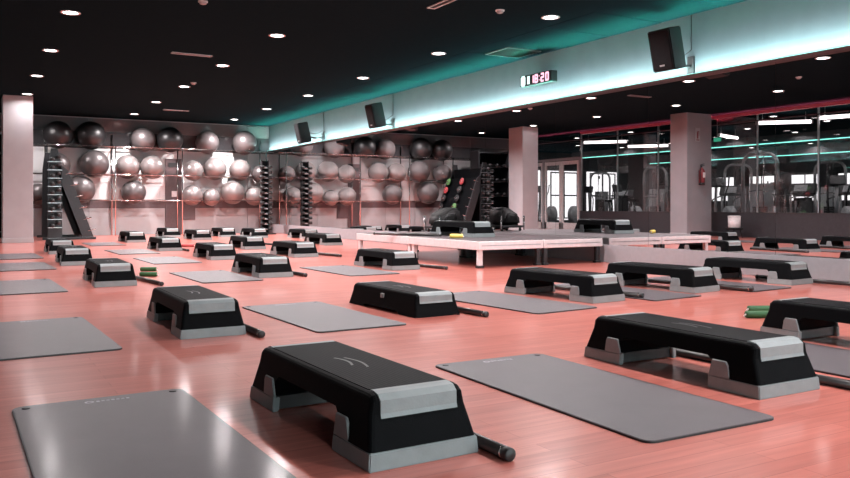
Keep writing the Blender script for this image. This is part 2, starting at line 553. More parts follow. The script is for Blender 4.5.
# ================================================================== CEILING FITTINGS
def make_downlight():
    t = thing('downlight', '', 'ceiling light')
    bm = new_bm()
    lathe(bm, [(0.085, 0.0), (0.115, 0.0), (0.118, -0.006), (0.112, -0.010), (0.088, -0.008), (0.085, 0.0)], 28)
    obj('trim_ring', bm, 'white_metal', t)
    bm = new_bm()
    lathe(bm, [(0.0, -0.005), (0.088, -0.005)], 28)
    obj('diffuser', bm, 'lamp', t)
    return t
dl0 = make_downlight()
rows = [(6.3, 'ceiling row beside the teal bulkhead'), (3.7, 'middle ceiling row'), (1.08, 'ceiling row farthest from the bulkhead')]
ords = ['first', 'second', 'third', 'fourth', 'fifth', 'sixth', 'seventh', 'eighth', 'ninth', 'tenth', 'eleventh']
first_used = False
lamp_data = {}
def add_lamp(x, y, pw=DOWNLIGHT_W):
    if pw not in lamp_data:
        lo = area('downlight_lamp', (x, y, ZC - 0.016), (0, 0, 0), 0.16, 0.16, pw, (1.0, 0.925, 0.925), None, 'DISK', 155)
        lamp_data[pw] = lo.data
    else:
        lo = bpy.data.objects.new('downlight_lamp', lamp_data[pw])
        C.objects.link(lo)
        lo.location = (x, y, ZC - 0.016)
    return lo
for x, rn in rows:
    for i in range(9 if x > 2 else 6):
        yl = 21.42 - 2.72 * i
        lab = '%s round downlight from the ball wall in the %s' % (ords[i], rn)
        if not first_used:
            t = dl0
            t.location = (x, yl, ZC)
            t['label'] = lab
            t['group'] = 'round downlights in the ceiling'
            first_used = True
        else:
            t = dup(dl0, (x, yl, ZC), 0, lab, 'round downlights in the ceiling')
        lo = add_lamp(x, yl, DOWNLIGHT_W * ({0: 2.2 if x > 5 else 1.4, 1: 2.0, 2: 1.25}.get(i, 1.0 if i < 6 else 0.7) if x > 2 else {0: 0.6, 1: 0.15}.get(i, 0.6)))
        lo.parent = t
        lo.location = (0, 0, -0.016)
# gym hall downlights (seen only in the mirror)
gl = 0
for gi, gx_ in enumerate((-2.9, -5.2, -7.5, -9.8, -12.1)):
    for gj, gy_ in enumerate((11.0, 13.6, 16.2, 18.8, 21.4, 24.0)):
        t = dup(dl0, (gx_, gy_, ZC), 0, 'gym hall downlight, %s row behind the glass, %s from the right' % (ords[gi], ords[gj]), 'gym hall downlights')
        lo = add_lamp(gx_, gy_, DOWNLIGHT_W * 0.25)
        lo.parent = t
        lo.location = (0, 0, -0.016)

def vent(px, py, ln, rz, label):
    x, y = P(px, py, ZC)
    t = thing('air_diffuser', label, 'air vent', (x, y, ZC), rz)
    bm = new_bm()
    for s in (-1, 1):
        box(bm, (0, s * 0.045, -0.008), (ln, 0.02, 0.016), 0.003, 1)
        box(bm, (s * (ln / 2 - 0.01), 0, -0.008), (0.02, 0.09, 0.016), 0.003, 1)
    obj('frame', bm, 'steel', t)
    for s in (-1, 0, 1):
        bobj('slat', (0, s * 0.02, -0.006), (ln - 0.04, 0.006, 0.01), 'dark_metal', t)
vent(192, 54, 0.62, 0.0, 'slim slot air vent in the dark ceiling left of the middle lights')
vent(176, 110, 0.62, 0.0, 'small far slot air vent in the ceiling near the ball wall')
vent(446, 1, 0.7, R(90), 'metal air vent at the top edge of the picture')
t = thing('air_grille', 'square dark grille in the teal-lit ceiling above the clock', 'air vent', (7.25, P(527, 54, ZC)[1], ZC), 0)
bm = new_bm()
for s in (-1, 1):
    box(bm, (0, s * 0.30, -0.006), (0.6, 0.03, 0.014)); box(bm, (s * 0.30, 0, -0.006), (0.03, 0.6, 0.014))
obj('frame', bm, 'dark_frame', t)
for k in range(7):
    bobj('louvre', (0, -0.24 + 0.08 * k, -0.006), (0.57, 0.05, 0.004), 'black_rubber', t, rot=Matrix.Rotation(R(35), 3, 'X'))
for px, py, lab in ((203, 1, 'small round smoke detector on the ceiling at the top edge'), (193.5, 82.5, 'small round smoke detector beside a downlight in the middle row'), (500, 10, 'small round detector in the ceiling between the two near downlights')):
    x, y = P(px, py, ZC)
    t = thing('smoke_detector', lab, 'smoke detector', (x, y, ZC), 0, 'ceiling smoke detectors')
    obj('base', lathe(new_bm(), [(0, 0), (0.055, 0), (0.055, -0.015), (0, -0.015)], 20), 'white', t)
    obj('sensor_head', lathe(new_bm(), [(0.042, -0.015), (0.038, -0.035), (0.02, -0.042), (0, -0.042)], 20), 'wall_grey', t)

# speakers on the bulkhead
def speaker(px_br, z_br, out, yaw, label, lift=0.17):
    yb_, zc = PX(px_br, XM)
    t = thing('loudspeaker', label, 'loudspeaker', (XM, yb_, z_br), 0, 'loudspeakers on the bulkhead')
    bobj('wall_plate', (-0.015, 0, 0), (0.03, 0.10, 0.24), 'dark_metal', t, 0.005)
    bm = new_bm()
    tube(bm, [(-0.02, 0, 0.0), (-0.2, 0, -0.02), (-out + 0.14, 0, 0.01)], 0.02, 10)
    box(bm, (-out + 0.13, 0, 0.02), (0.03, 0.12, 0.08), 0.004)
    obj('arm', bm, 'dark_metal', t)
    rot = Matrix.Rotation(yaw, 3, 'Z') @ Matrix.Rotation(R(-13), 3, 'Y')
    c = Vector((-out, 0.0, lift))
    cab = new_bm()
    tb = bmesh.new()
    # tapered cabinet: wide face towards the room (-x)
    o = [(-0.15, -0.17), (-0.15, 0.17), (0.13, 0.12), (0.13, -0.12)]
    prism(tb, o, 'Z', -0.25, 0.25)
    bmesh.ops.bevel(tb, geom=tb.edges[:], offset=0.014, segments=2, affect='EDGES')
    join(cab, tb, c, rot)
    cb = obj('cabinet', cab, 'speaker', t)
    g = new_bm()
    box(g, c + rot @ Vector((-0.152, 0, 0)), (0.012, 0.29, 0.45), 0.004, 1, rot)
    obj('grille', g, 'grille', cb)
    g = new_bm()
    box(g, c + rot @ Vector((-0.160, 0.0, -0.18)), (0.006, 0.07, 0.02), 0, 1, rot)
    obj('badge', g, 'wall_grey', cb)
    obj('cable', tube(new_bm(), [(-out + 0.1, 0.02, 0.1), (-0.15, 0.02, 0.1), (-0.012, 0.0, 0.2), (-0.012, 0, ZC - z_br)], 0.006, 6), 'black_rubber', t)
speaker(692, 2.52, 0.40, R(2), 'near black loudspeaker on the bulkhead to the right of the clock')
speaker(393.5, 2.50, 0.40, R(0), 'middle black loudspeaker on the bulkhead, left of the clock')
speaker(324, 2.50, 0.55, R(-4), 'far black loudspeaker on the bulkhead near the room corner', 0.10)

# LED clock on the bulkhead
yc_, zc_ = PX(545.5, XM)
ck = thing('wall_clock', 'black digital clock on the bulkhead showing 18:20', 'clock', (XM - 0.14, yc_, 2.745))
ck.scale = (1, 0.88, 1.0)
bobj('case', (0, 0, 0), (0.12, 0.88, 0.17), 'speaker', ck, 0.01)
bobj('bracket', (0.1, 0, 0), (0.08, 0.2, 0.08), 'dark_metal', ck)
SEG = {'0': 'abcdef', '1': 'bc', '2': 'abged', '8': 'abcdefg'}
def digit(ch, yc, wd, hh, th, m):
    bm = new_bm()
    hw, hv = wd / 2, hh / 2
    # viewer looks along +x, so the viewer's right is -y
    geo = {'a': (0, hv, wd, th), 'g': (0, 0, wd, th), 'd': (0, -hv, wd, th),
           'b': (hw, hv / 2, th, hv), 'c': (hw, -hv / 2, th, hv), 'f': (-hw, hv / 2, th, hv), 'e': (-hw, -hv / 2, th, hv)}
    for s in SEG[ch]:
        u, v, a, b_ = geo[s]
        box(bm, (-0.062, yc - u, v), (0.006, a + th * 0.35, b_ + th * 0.35))
    obj('digit', bm, m, ck)
digit('0', 0.345, 0.07, 0.105, 0.040, 'digit_green')
digit('1', 0.215, 0.05, 0.105, 0.048, 'digit_green')
for ch, yc in (('1', 0.085), ('8', -0.03), ('2', -0.20), ('0', -0.33)):
    digit(ch, yc, 0.066, 0.108, 0.022, 'digit_red')
bm = new_bm()
for s in (-1, 1):
    box(bm, (-0.062, -0.115, s * 0.03), (0.006, 0.016, 0.016))
obj('colon', bm, 'digit_red', ck)

# ================================================================== BALL WALL
YR0, YR1 = 22.14, 22.64
RAILZ = [2.345, 1.61, 0.93]
rack = thing('ball_rack', 'chrome wall rack of posts and rails carrying the exercise balls', 'rack', (0, 0, 0))
posts = [PY(p, YR0)[0] for p in (47, 115.5, 182.5, 266.5)]
posts[-1] = min(posts[-1], XM - 0.12)
for x in posts:
    obj('post', tube(new_bm(), [(x, YR1 + 0.1, 0.0), (x, YR1 + 0.1, 2.7)], 0.018, 8), 'chrome', rack)
    obj('post', tube(new_bm(), [(x, YR0, 0.0), (x, YR0, 2.365)], 0.016, 8), 'chrome', rack)
    for z in RAILZ:
        obj('bracket', tube(new_bm(), [(x, YR0, z), (x, YR1 + 0.1, z)], 0.012, 8), 'chrome', rack)
for z in RAILZ:
    for yv in (YR0, YR1):
        obj('rail', tube(new_bm(), [(0.3, yv, z), (XM - 0.06, yv, z)], 0.011, 8), 'chrome', rack)
# (px, radius px, row, material, words)
balls = [(58, 13.8, 0, 'ball_shaded', 'shade-coloured exercise ball at the left end of the top rail'),
 (91, 14.0, 0, 'ball_shaded', 'large shade-coloured exercise ball second from left on the top rail'),
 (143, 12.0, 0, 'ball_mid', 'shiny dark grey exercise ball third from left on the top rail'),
 (170, 12.6, 0, 'ball_shaded', 'shade-coloured exercise ball in the middle of the top rail'),
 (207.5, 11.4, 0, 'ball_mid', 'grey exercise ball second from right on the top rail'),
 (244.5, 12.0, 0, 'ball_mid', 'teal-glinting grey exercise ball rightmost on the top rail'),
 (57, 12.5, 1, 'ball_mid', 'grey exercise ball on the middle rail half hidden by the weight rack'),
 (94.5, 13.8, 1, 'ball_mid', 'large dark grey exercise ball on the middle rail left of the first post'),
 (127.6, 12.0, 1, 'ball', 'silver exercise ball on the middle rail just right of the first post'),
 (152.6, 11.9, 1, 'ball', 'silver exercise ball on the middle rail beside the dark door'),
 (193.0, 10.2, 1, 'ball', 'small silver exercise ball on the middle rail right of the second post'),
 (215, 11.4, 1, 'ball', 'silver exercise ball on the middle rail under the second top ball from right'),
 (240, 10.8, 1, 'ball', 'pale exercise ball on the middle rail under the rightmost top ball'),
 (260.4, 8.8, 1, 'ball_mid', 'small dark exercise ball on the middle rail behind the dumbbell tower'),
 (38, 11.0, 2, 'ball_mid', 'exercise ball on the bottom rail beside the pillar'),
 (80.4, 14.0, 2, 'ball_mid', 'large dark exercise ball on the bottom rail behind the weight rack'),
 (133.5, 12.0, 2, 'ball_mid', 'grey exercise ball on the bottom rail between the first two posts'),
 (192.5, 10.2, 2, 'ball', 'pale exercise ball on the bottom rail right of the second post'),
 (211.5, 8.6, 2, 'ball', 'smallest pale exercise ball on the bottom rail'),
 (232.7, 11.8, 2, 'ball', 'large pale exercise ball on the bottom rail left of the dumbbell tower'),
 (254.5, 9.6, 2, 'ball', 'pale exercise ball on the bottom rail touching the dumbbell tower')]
def ball_mesh():
    prof = []
    for i in range(33):
        a = -math.pi / 2 + math.pi * i / 32
        # faint moulded rings
        rr = 1.0 + (0.004 if i % 4 == 0 and 4 < i < 28 else 0.0)
        prof.append((max(0.0, rr * math.cos(a)) if 0 < i < 32 else 0.0, rr * math.sin(a)))
    return lathe(new_bm(), prof, 40)
b0 = {}
YBALL = (YR0 + YR1) / 2
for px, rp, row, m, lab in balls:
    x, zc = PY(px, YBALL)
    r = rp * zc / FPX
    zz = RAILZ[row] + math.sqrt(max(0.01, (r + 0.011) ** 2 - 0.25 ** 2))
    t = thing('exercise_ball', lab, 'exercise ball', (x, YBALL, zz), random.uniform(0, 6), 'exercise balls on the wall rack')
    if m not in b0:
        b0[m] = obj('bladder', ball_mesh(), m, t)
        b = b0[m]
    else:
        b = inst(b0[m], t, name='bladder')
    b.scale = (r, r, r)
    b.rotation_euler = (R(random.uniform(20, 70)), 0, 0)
    if 'plug' not in b0:
        q = b0['plug'] = obj('plug', lathe(new_bm(), [(0.0, 0.008), (0.012, 0.006), (0.014, 0.0), (0.0, 0.0)], 12), 'plug', t)
    else:
        q = inst(b0['plug'], t, name='plug')
    d = Vector((random.uniform(-.5, .5), -0.5, random.uniform(-0.7, 0.2))).normalized()
    q.location = d * r * 0.998
    q.rotation_euler = d.to_track_quat('Z', 'Y').to_euler()

# ------------------------------------------------------------------ dumbbell tower by the corner
xt, yt = 7.16, 21.35
tw = thing('dumbbell_tower', 'tall narrow black dumbbell tower standing at the ball wall near the mirror corner', 'rack', (xt, yt, 0))
obj('base_plate', prism(new_bm(), rrect(0.5, 0.45, 0.05), 'Z', 0, 0.03), 'dark_metal', tw)
for s in (-1, 1):
    obj('side_plate', prism(new_bm(), [(0.01, 0.03), (0.13, 0.03), (0.13, 1.85), (0.09, 2.06), (0.04, 2.06), (0.01, 1.9)], 'X', s * 0.10 - 0.012, s * 0.10 + 0.012), 'dark_metal', tw)
obj('spine', box(new_bm(), (0, 0.06, 1.04), (0.18, 0.05, 2.0), 0.01), 'black_plastic', tw)
def dumbbell(name, headmat, r=0.045, ln=0.34):
    t = thing(name, '', 'dumbbell')
    for s in (-1, 1):
        hd = new_bm()
        lathe(hd, [(0, s * (ln / 2 - 0.11)), (r * 0.8, s * (ln / 2 - 0.11)), (r, s * (ln / 2 - 0.095)), (r, s * (ln / 2 - 0.012)), (r * 0.8, s * ln / 2), (0, s * ln / 2)], 10, axis='X')
        obj('head', hd, headmat, t)
    obj('handle', tube(new_bm(), [(-ln / 2 + 0.1, 0, 0), (ln / 2 - 0.1, 0, 0)], 0.016, 8), 'chrome', t)
    return t
d0 = dumbbell('dumbbell', 'black_rubber')
nT = 13
for i in range(nT):
    z = 0.16 + 0.142 * i
    bobj('cradle', (0, -0.02, z - 0.026), (0.09, 0.13, 0.014), 'steel', tw)
    lab = ('lowest' if i == 0 else 'topmost' if i == nT - 1 else ords[min(i, 10)] if i < 11 else 'next to topmost') + ' black dumbbell counted up the tower at the mirror corner'
    if i == 0:
        d0.location = (xt, yt - 0.055, z)
        d0['label'] = lab
        d0['group'] = 'dumbbells on the tower'
    else:
        dup(d0, (xt, yt - 0.055, z), 0, lab, 'dumbbells on the tower')

# ------------------------------------------------------------------ A-frame weight rack at the left
ax0, ay0, ay1 = 1.76, 20.3, 22.0
ar = thing('weight_rack', 'tall black A-frame weight rack with coloured plates beside the left pillar', 'rack', (ax0, 0, 0))
for yv in (ay0, ay1):
    obj('upright', prism(new_bm(), [(-0.17, 0), (0.14, 0), (0.12, 1.75), (0.04, 2.12), (-0.10, 2.12), (-0.15, 1.7)], 'Y', yv - 0.03, yv + 0.03), 'dark_metal', ar)
    obj('sloping_leg', prism(new_bm(), [(0.60, 0.0), (0.84, 0.0), (0.26, 1.62), (0.04, 1.80), (0.04, 1.55)], 'Y', yv - 0.03, yv + 0.03), 'dark_metal', ar)
    obj('foot', box(new_bm(), (0.3, yv, 0.03), (1.15, 0.09, 0.06), 0.01), 'dark_metal', ar)
obj('back_panel', box(new_bm(), (0.0, (ay0 + ay1) / 2, 1.0), (0.05, ay1 - ay0 - 0.06, 1.9), 0.005), 'black_plastic', ar)
slope = math.atan2(0.58, 1.62)
obj('sloping_panel', box(new_bm(), (0.43, (ay0 + ay1) / 2, 0.86), (0.03, ay1 - ay0 - 0.06, 1.7), 0.005, 2, Matrix.Rotation(-slope, 3, 'Y')), 'black_plastic', ar)
for k in range(6):
    f = 0.12 + 0.16 * k
    x = 0.74 - 0.60 * f + 0.03
    z = 1.66 * f
    for j in range(3):
        obj('peg', tube(new_bm(), [(x, ay0 - 0.02 + j * 0.8, z), (x + 0.17, ay0 - 0.02 + j * 0.8, z + 0.05)], 0.012, 8), 'chrome', ar)
# weight plates on the sloping pegs
plate_m = {}
def plate(mname):
    t = thing('weight_plate', '', 'weight plate')
    bm = new_bm()
    lathe(bm, [(0.025, -0.018), (0.10, -0.018), (0.112, -0.010), (0.112, 0.010), (0.10, 0.018), (0.025, 0.018)], 20, axis='X')
    obj('disc', bm, mname, t)
    obj('hub', lathe(new_bm(), [(0.016, -0.021), (0.026, -0.021), (0.026, 0.021), (0.016, 0.021), (0.016, -0.021)], 14, axis='X'), 'steel', t)
    return t
cols = ['red_foam', 'green_foam', 'red_foam', 'green_foam', 'black_rubber', 'black_rubber']
cname = {'red_foam': 'red', 'green_foam': 'green', 'black_rubber': 'black'}
tiers = ['lowest', 'second', 'third', 'fourth', 'fifth', 'highest']
places = ['near end', 'middle', 'far end']
for k in range(6):
    f = 0.12 + 0.16 * k
    x = 0.74 - 0.60 * f + 0.03
    z = 1.66 * f
    for j in range(1, 3):
        cm = cols[(k + j) % 6]
        lab = '%s weight plate on the %s tier of the A-frame rack, %s' % (cname[cm], tiers[k], places[j])
        if cm not in plate_m:
            t = plate_m[cm] = plate(cm)
            t['label'] = lab
        else:
            t = dup(plate_m[cm], (0, 0, 0), 0, lab)
        t['group'] = 'weight plates on the A-frame rack'
        t.location = (ax0 + x + 0.08, ay0 - 0.02 + j * 0.8, z + 0.03)
        t.rotation_euler = (0, R(-16), 0)
# dumbbells stacked on the upright side, ends towards the camera
for k in range(9):
    z = 0.34 + 0.19 * k
    for s in (0, 1):
        lab = '%s black dumbbell %s on the upright side of the A-frame rack' % (ords[k] + ' from floor', 'inner' if s else 'outer')
        t = dup(d0, (ax0 - 0.09 + 0.13 * s, ay0 - 0.215, z + (0.06 if s else 0)), R(90), lab, 'dumbbells on the A-frame rack')
    obj('hook', box(new_bm(), (-0.03, ay0 - 0.14, z - 0.053), (0.3, 0.22, 0.012)), 'steel', ar)
# tall bar rack hidden behind the pillar, seen in the mirror
br_ = thing('bar_rack', 'tall black rack of weight bars behind the left pillar, seen in the mirror', 'rack', (0.42, 21.9, 0))
for s in (-1, 1):
    bobj('side_panel', (s * 0.6, 0, 1.3), (0.05, 0.5, 2.6), 'dark_metal', br_, 0.006)
bobj('back_panel', (0, 0.22, 1.3), (1.2, 0.03, 2.6), 'black_plastic', br_)
for k in range(6):
    bobj('shelf', (0, 0, 0.15 + 0.48 * k), (1.16, 0.44, 0.03), 'dark_metal', br_)
for k in range(5):
    for j in range(4):
        dup(d0, (0.42 - 0.42 + 0.28 * j, 21.8, 0.15 + 0.48 * k + 0.062), R(90), 'black dumbbell on the %s shelf of the tall bar rack, %s from left' % (tiers[k], ords[j]), 'dumbbells in the tall rack')

# ================================================================== STAGE
stage_m = None
ZS = 0.345
sx0, sy0 = P(478.5, 241.3, ZS)
mw, ml = (7.70 - sx0) / 2, 1.83
def make_stage(corner):
    t = thing('stage_deck', '', 'stage')
    bobj('deck', (0, 0, ZS - 0.012), (mw - 0.03, ml - 0.03, 0.024), 'deck', t, 0.003, seg=1)
    bm = new_bm()
    for s in (-1, 1):
        box(bm, (0, s * (ml / 2 - 0.02), ZS - 0.06), (mw - 0.012, 0.04, 0.11), 0.006)
        box(bm, (s * (mw / 2 - 0.026), 0, ZS - 0.06), (0.04, ml - 0.02, 0.11), 0.006)
    obj('edge_frame', bm, 'white_metal', t)
    for s in (-1, 1):
        obj('edge_groove', box(new_bm(), (0, s * (ml / 2 - 0.001), ZS - 0.06), (mw - 0.1, 0.004, 0.014)), 'steel', t)
    for i in (-1, 1):
        for j in (-1, 1):
            lg = obj('leg', box(new_bm(), (i * (mw / 2 - 0.06), j * (ml / 2 - 0.06), (ZS - 0.1) / 2 + 0.02), (0.06, 0.06, ZS - 0.12), 0.006), 'white_metal' if corner and i < 0 else 'dark_metal', t)
            obj('foot', box(new_bm(), (i * (mw / 2 - 0.06), j * (ml / 2 - 0.06), 0.015), (0.085, 0.085, 0.03), 0.006), 'black_rubber', lg)
    obj('cross_brace', box(new_bm(), (0, 0, ZS - 0.07), (mw - 0.1, 0.05, 0.05)), 'dark_metal', t)
    return t
sd0, sd1 = make_stage(True), make_stage(False)
labs = ['near left deck of the low stage with white edges', 'near deck of the low stage touching the mirror', 'far left deck of the low stage', 'far deck of the low stage touching the mirror']
k = 0
for j in range(2):
    for i in range(2):
        loc = (sx0 + mw * (i + 0.5), sy0 + (ml + 0.006) * (j + 0.5), 0)
        if k == 0:
            sd0.location = loc
            sd0['label'] = labs[0]
            sd0['group'] = 'stage decks'
        else:
            if k == 1:
                sd1.location = loc
                sd1['label'] = labs[1]
                sd1['group'] = 'stage decks'
            else:
                dup(sd0 if i == 0 else sd1, loc, 0, labs[k], 'stage decks')
        k += 1
tr = thing('equipment_trolley', 'low black trolley with chrome corner posts at the far end of the stage', 'trolley', (7.12, sy0 + 3.32, ZS))
bobj('tray', (0, 0, 0.08), (0.52, 0.52, 0.04), 'dark_metal', tr, 0.006)
for i in (-1, 1):
    for j in (-1, 1):
        obj('post', tube(new_bm(), [(i * 0.25, j * 0.25, 0.02), (i * 0.25, j * 0.25, 0.27)], 0.016, 8), 'chrome', tr)
        obj('castor', lathe(new_bm(), [(0, -0.012), (0.03, -0.012), (0.03, 0.012), (0, 0.012)], 14, (i * 0.2, j * 0.2, 0.03), 'X'), 'black_rubber', tr)
bg = new_bm()
tb = bmesh.new()
prism(tb, [(-0.22, 0.102), (0.22, 0.102), (0.20, 0.40), (0.05, 0.42), (-0.20, 0.28)], 'Y', -0.21, 0.21)
bmesh.ops.bevel(tb, geom=tb.edges[:], offset=0.04, segments=3, affect='EDGES')
for f in tb.faces: f.smooth = True
join(bg, tb)
gb = thing('gear_bag', 'black gear bag heaped on the low trolley on the stage', 'bag', (7.12, sy0 + 3.32, ZS))
obj('bag_body', bg, 'upholstery', gb)
obj('carry_strap', tube(new_bm(), [(-0.12, -0.21, 0.2), (-0.08, -0.235, 0.30), (0.08, -0.235, 0.32), (0.12, -0.21, 0.2)], 0.012, 8), 'black_rubber', gb)

# ================================================================== STEPS
SL, SW, SH = 1.09, 0.40, 0.219
TI, TWI = 0.058, 0.037
OPEN = 0.57
def make_step(riser=True):
    """origin: near-left base corner; +y along the length, +x across"""
    zr = 0.056 if riser else 0.0
    hh = SH if riser else SH - 0.052
    t = thing('aerobic_step', '', 'aerobic step')
    def wz(z):   # half width at height z
        f = min(1, max(0, (z - zr) / (hh - zr)))
        return SW / 2 - 0.006 - (TWI - 0.006) * f
    L2 = SL / 2 - 0.008
    zs = hh - 0.080 if riser else 0.022
    out = [(-L2, zr), (-L2 + 0.036, hh - 0.06), (-SL / 2 + TI - 0.012, hh - 0.02), (-SL / 2 + TI + 0.006, hh - 0.004), (-SL / 2 + TI + 0.03, hh),
           (SL / 2 - TI - 0.03, hh), (SL / 2 - TI - 0.006, hh - 0.004), (SL / 2 - TI + 0.012, hh - 0.02), (L2 - 0.036, hh - 0.06), (L2, zr),
           (OPEN / 2 + 0.02, zr), (OPEN / 2, max(zr + 0.004, zs - 0.02)), (OPEN / 2 - 0.025, zs), (-OPEN / 2 + 0.025, zs), (-OPEN / 2, max(zr + 0.004, zs - 0.02)), (-OPEN / 2 - 0.02, zr)]
    bm = new_bm()
    A = [bm.verts.new((-wz(z), y, z)) for y, z in out]
    B = [bm.verts.new((wz(z), y, z)) for y, z in out]
    fa, fb = bm.faces.new(A), bm.faces.new(list(reversed(B)))
    n = len(A)
    for i in range(n):
        bm.faces.new((A[i], B[i], B[(i + 1) % n], A[(i + 1) % n]))
    bmesh.ops.recalc_face_normals(bm, faces=bm.faces[:])
    es = []
    for lst in (A, B):
        for i in range(0, 9):
            e = bm.edges.get((lst[i], lst[i + 1]))
            if e: es.append(e)
    bmesh.ops.bevel(bm, geom=es, offset=0.016, segments=3, affect='EDGES', profile=0.5)
    bmesh.ops.triangulate(bm, faces=[f for f in bm.faces if len(f.verts) > 4])
    obj('platform', bm, 'black_plastic', t)
    # textured tread
    bm = new_bm()
    prism(bm, rrect(2 * wz(hh) - 0.045, SL - 2 * TI - 0.10, 0.02), 'Z', hh - 0.004, hh + 0.0025)
    tp = obj('tread', bm, 'step_top', t)
    # printed emblem on the tread: two swooshes and a short word-like stroke
    bm = new_bm()
    for yo, ln, x0 in ((0.02, 0.16, -0.02), (-0.015, 0.20, 0.015)):
        pts = []
        for k in range(9):
            u = k / 8
            pts.append((x0 + 0.018 * math.sin(u * 3.1), yo + ln * (u - 0.5)))
        for a, b in zip(pts[:-1], pts[1:]):
            v = [bm.verts.new((a[0] - 0.005, a[1], hh + 0.0032)), bm.verts.new((a[0] + 0.005, a[1], hh + 0.0032)), bm.verts.new((b[0] + 0.005, b[1], hh + 0.0032)), bm.verts.new((b[0] - 0.005, b[1], hh + 0.0032))]
            bm.faces.new(v)
    obj('emblem', bm, 'step_print', tp)
    # grey end plates wrapping over the top edge
    for s in (-1, 1):
        prof = [(SL / 2 - TI - 0.052, hh + 0.003), (SL / 2 - TI - 0.03, hh + 0.004), (SL / 2 - TI - 0.004, hh - 0.001), (SL / 2 - TI + 0.016, hh - 0.018), (L2 - 0.033, hh - 0.058), (L2 - 0.028, hh - 0.072),
                (L2 - 0.036, hh - 0.072), (SL / 2 - TI - 0.0, hh - 0.02), (SL / 2 - TI - 0.03, hh - 0.008), (SL / 2 - TI - 0.052, hh - 0.006)]
        if s < 0: prof = [(-a, b) for a, b in reversed(prof)]
        bm = prism(new_bm(), [(a, b) for a, b in prof], 'X', -wz(hh) + 0.024, wz(hh) - 0.024)
        obj('end_plate', bm, 'grey_plastic', t)
    if riser:
        for s in (-1, 1):
            bm = new_bm()
            y0_, y1_ = OPEN / 2 - 0.012, SL / 2
            if s < 0: y0_, y1_ = -y1_, -y0_
            th_ = 0.028
            yo, yi_ = s * SL / 2, s * (OPEN / 2 - 0.012)
            yw = yo - s * th_
            u = [(-SW / 2, yi_), (-SW / 2 + th_, yi_), (-SW / 2 + th_, yw), (SW / 2 - th_, yw), (SW / 2 - th_, yi_), (SW / 2, yi_), (SW / 2, yo), (-SW / 2, yo)]
            tb = bmesh.new()
            prism(tb, u, 'Z', 0, zr)
            for v in tb.verts:
                if v.co.z > 0.01:
                    v.co.x *= 0.975
                    if abs(v.co.y) > 0.52: v.co.y *= 0.99
            bmesh.ops.recalc_face_normals(tb, faces=tb.faces[:])
            bmesh.ops.bevel(tb, geom=tb.edges[:], offset=0.004, segments=2, affect='EDGES')
            join(bm, tb)
            rs = obj('riser', bm, 'riser_plastic', t)
            obj('core', box(new_bm(), (0, (yi_ + s * 0.02 + yw) / 2, zr / 2 + 0.002), (SW - 2 * th_ - 0.002, abs(yw - yi_) - 0.02, zr - 0.006)), 'black_rubber', rs)
            yi = s * (OPEN / 2)
            for sx in (-1, 1):
                o2 = [(yi - s * 0.012, zr - 0.004), (yi + s * 0.105, zr - 0.004), (yi + s * 0.092, zr + 0.055), (yi + s * 0.085, zr + 0.072), (yi + s * 0.010, zr + 0.072)]
                xo = sx * (wz(zr + 0.03) - 0.004)
                tb = bmesh.new()
                prism(tb, o2, 'X', min(xo, xo + sx * 0.010), max(xo, xo + sx * 0.010))
                bmesh.ops.bevel(tb, geom=tb.edges[:], offset=0.003, segments=1, affect='EDGES')
                bm = new_bm()
                join(bm, tb)
                obj('tongue', bm, 'riser_plastic', rs)
    else:
        obj('clip', box(new_bm(), (-SW / 2 + 0.022, -0.02, hh - 0.055), (0.02, 0.04, 0.035), 0.005), 'riser_plastic', t)
    return t
step_hi, step_lo = make_step(True), make_step(False)
used = {'hi': False, 'lo': False}
def to_world(xc, zc):
    return (xc * math.cos(YAW) + zc * math.sin(YAW), -xc * math.sin(YAW) + zc * math.cos(YAW))
STEPPOS = {}
def put_step(key, label, fx, fy, ang=0.0, low=False, z=0.0):
    """fx, fy: world position of the near-left base corner; ang: turn (rad, ccw)"""
    ca, sa = math.cos(ang), math.sin(ang)
    fx, fy = fx - 0.007, fy - 0.012
    cx, cy = fx + ca * SW / 2 - sa * SL / 2, fy + sa * SW / 2 + ca * SL / 2
    src, u = (step_lo, 'lo') if low else (step_hi, 'hi')
    g = 'aerobic steps set out on the floor'
    if not used[u]:
        used[u] = True
        src.location = (cx, cy, z)
        src.rotation_euler = (0, 0, ang)
        src['label'] = label
        src['group'] = g
    else:
        dup(src, (cx, cy, z), ang, label, g)
    STEPPOS[key] = (cx, cy, ang, z)
TH0 = -R(29.88)
def fit(x, z, a):   # from the camera calibration: camera-frame corner in eye heights and heading
    X, Y = to_world(x * EYE, z * EYE)
    return X, Y, -(a - TH0)
for key, v, lab in (('A', (-.208, 2.978, -.543), 'nearest black aerobic step, in the foreground left of centre'),
                    ('B', (1.717, 4.096, -.512), 'large black aerobic step at the right beside the near grey mat'),
                    ('C', (-1.818, 5.926, -.514), 'black aerobic step left of centre, behind the nearest one'),
                    ('E', (1.707, 8.086, -.628), 'black aerobic step just in front of the low stage'),
                    ('F', (3.051, 9.015, -.635), 'black aerobic step in front of the mirror plinth, second from the right edge'),
                    ('G', (4.571, 9.924, -.602), 'black aerobic step in front of the mirror plinth near the right edge')):
    put_step(key, lab, *fit(*v))
put_step('D', 'low black aerobic step without risers in the middle of the floor', *P(415.4, 318.3), 0.03, low=True)
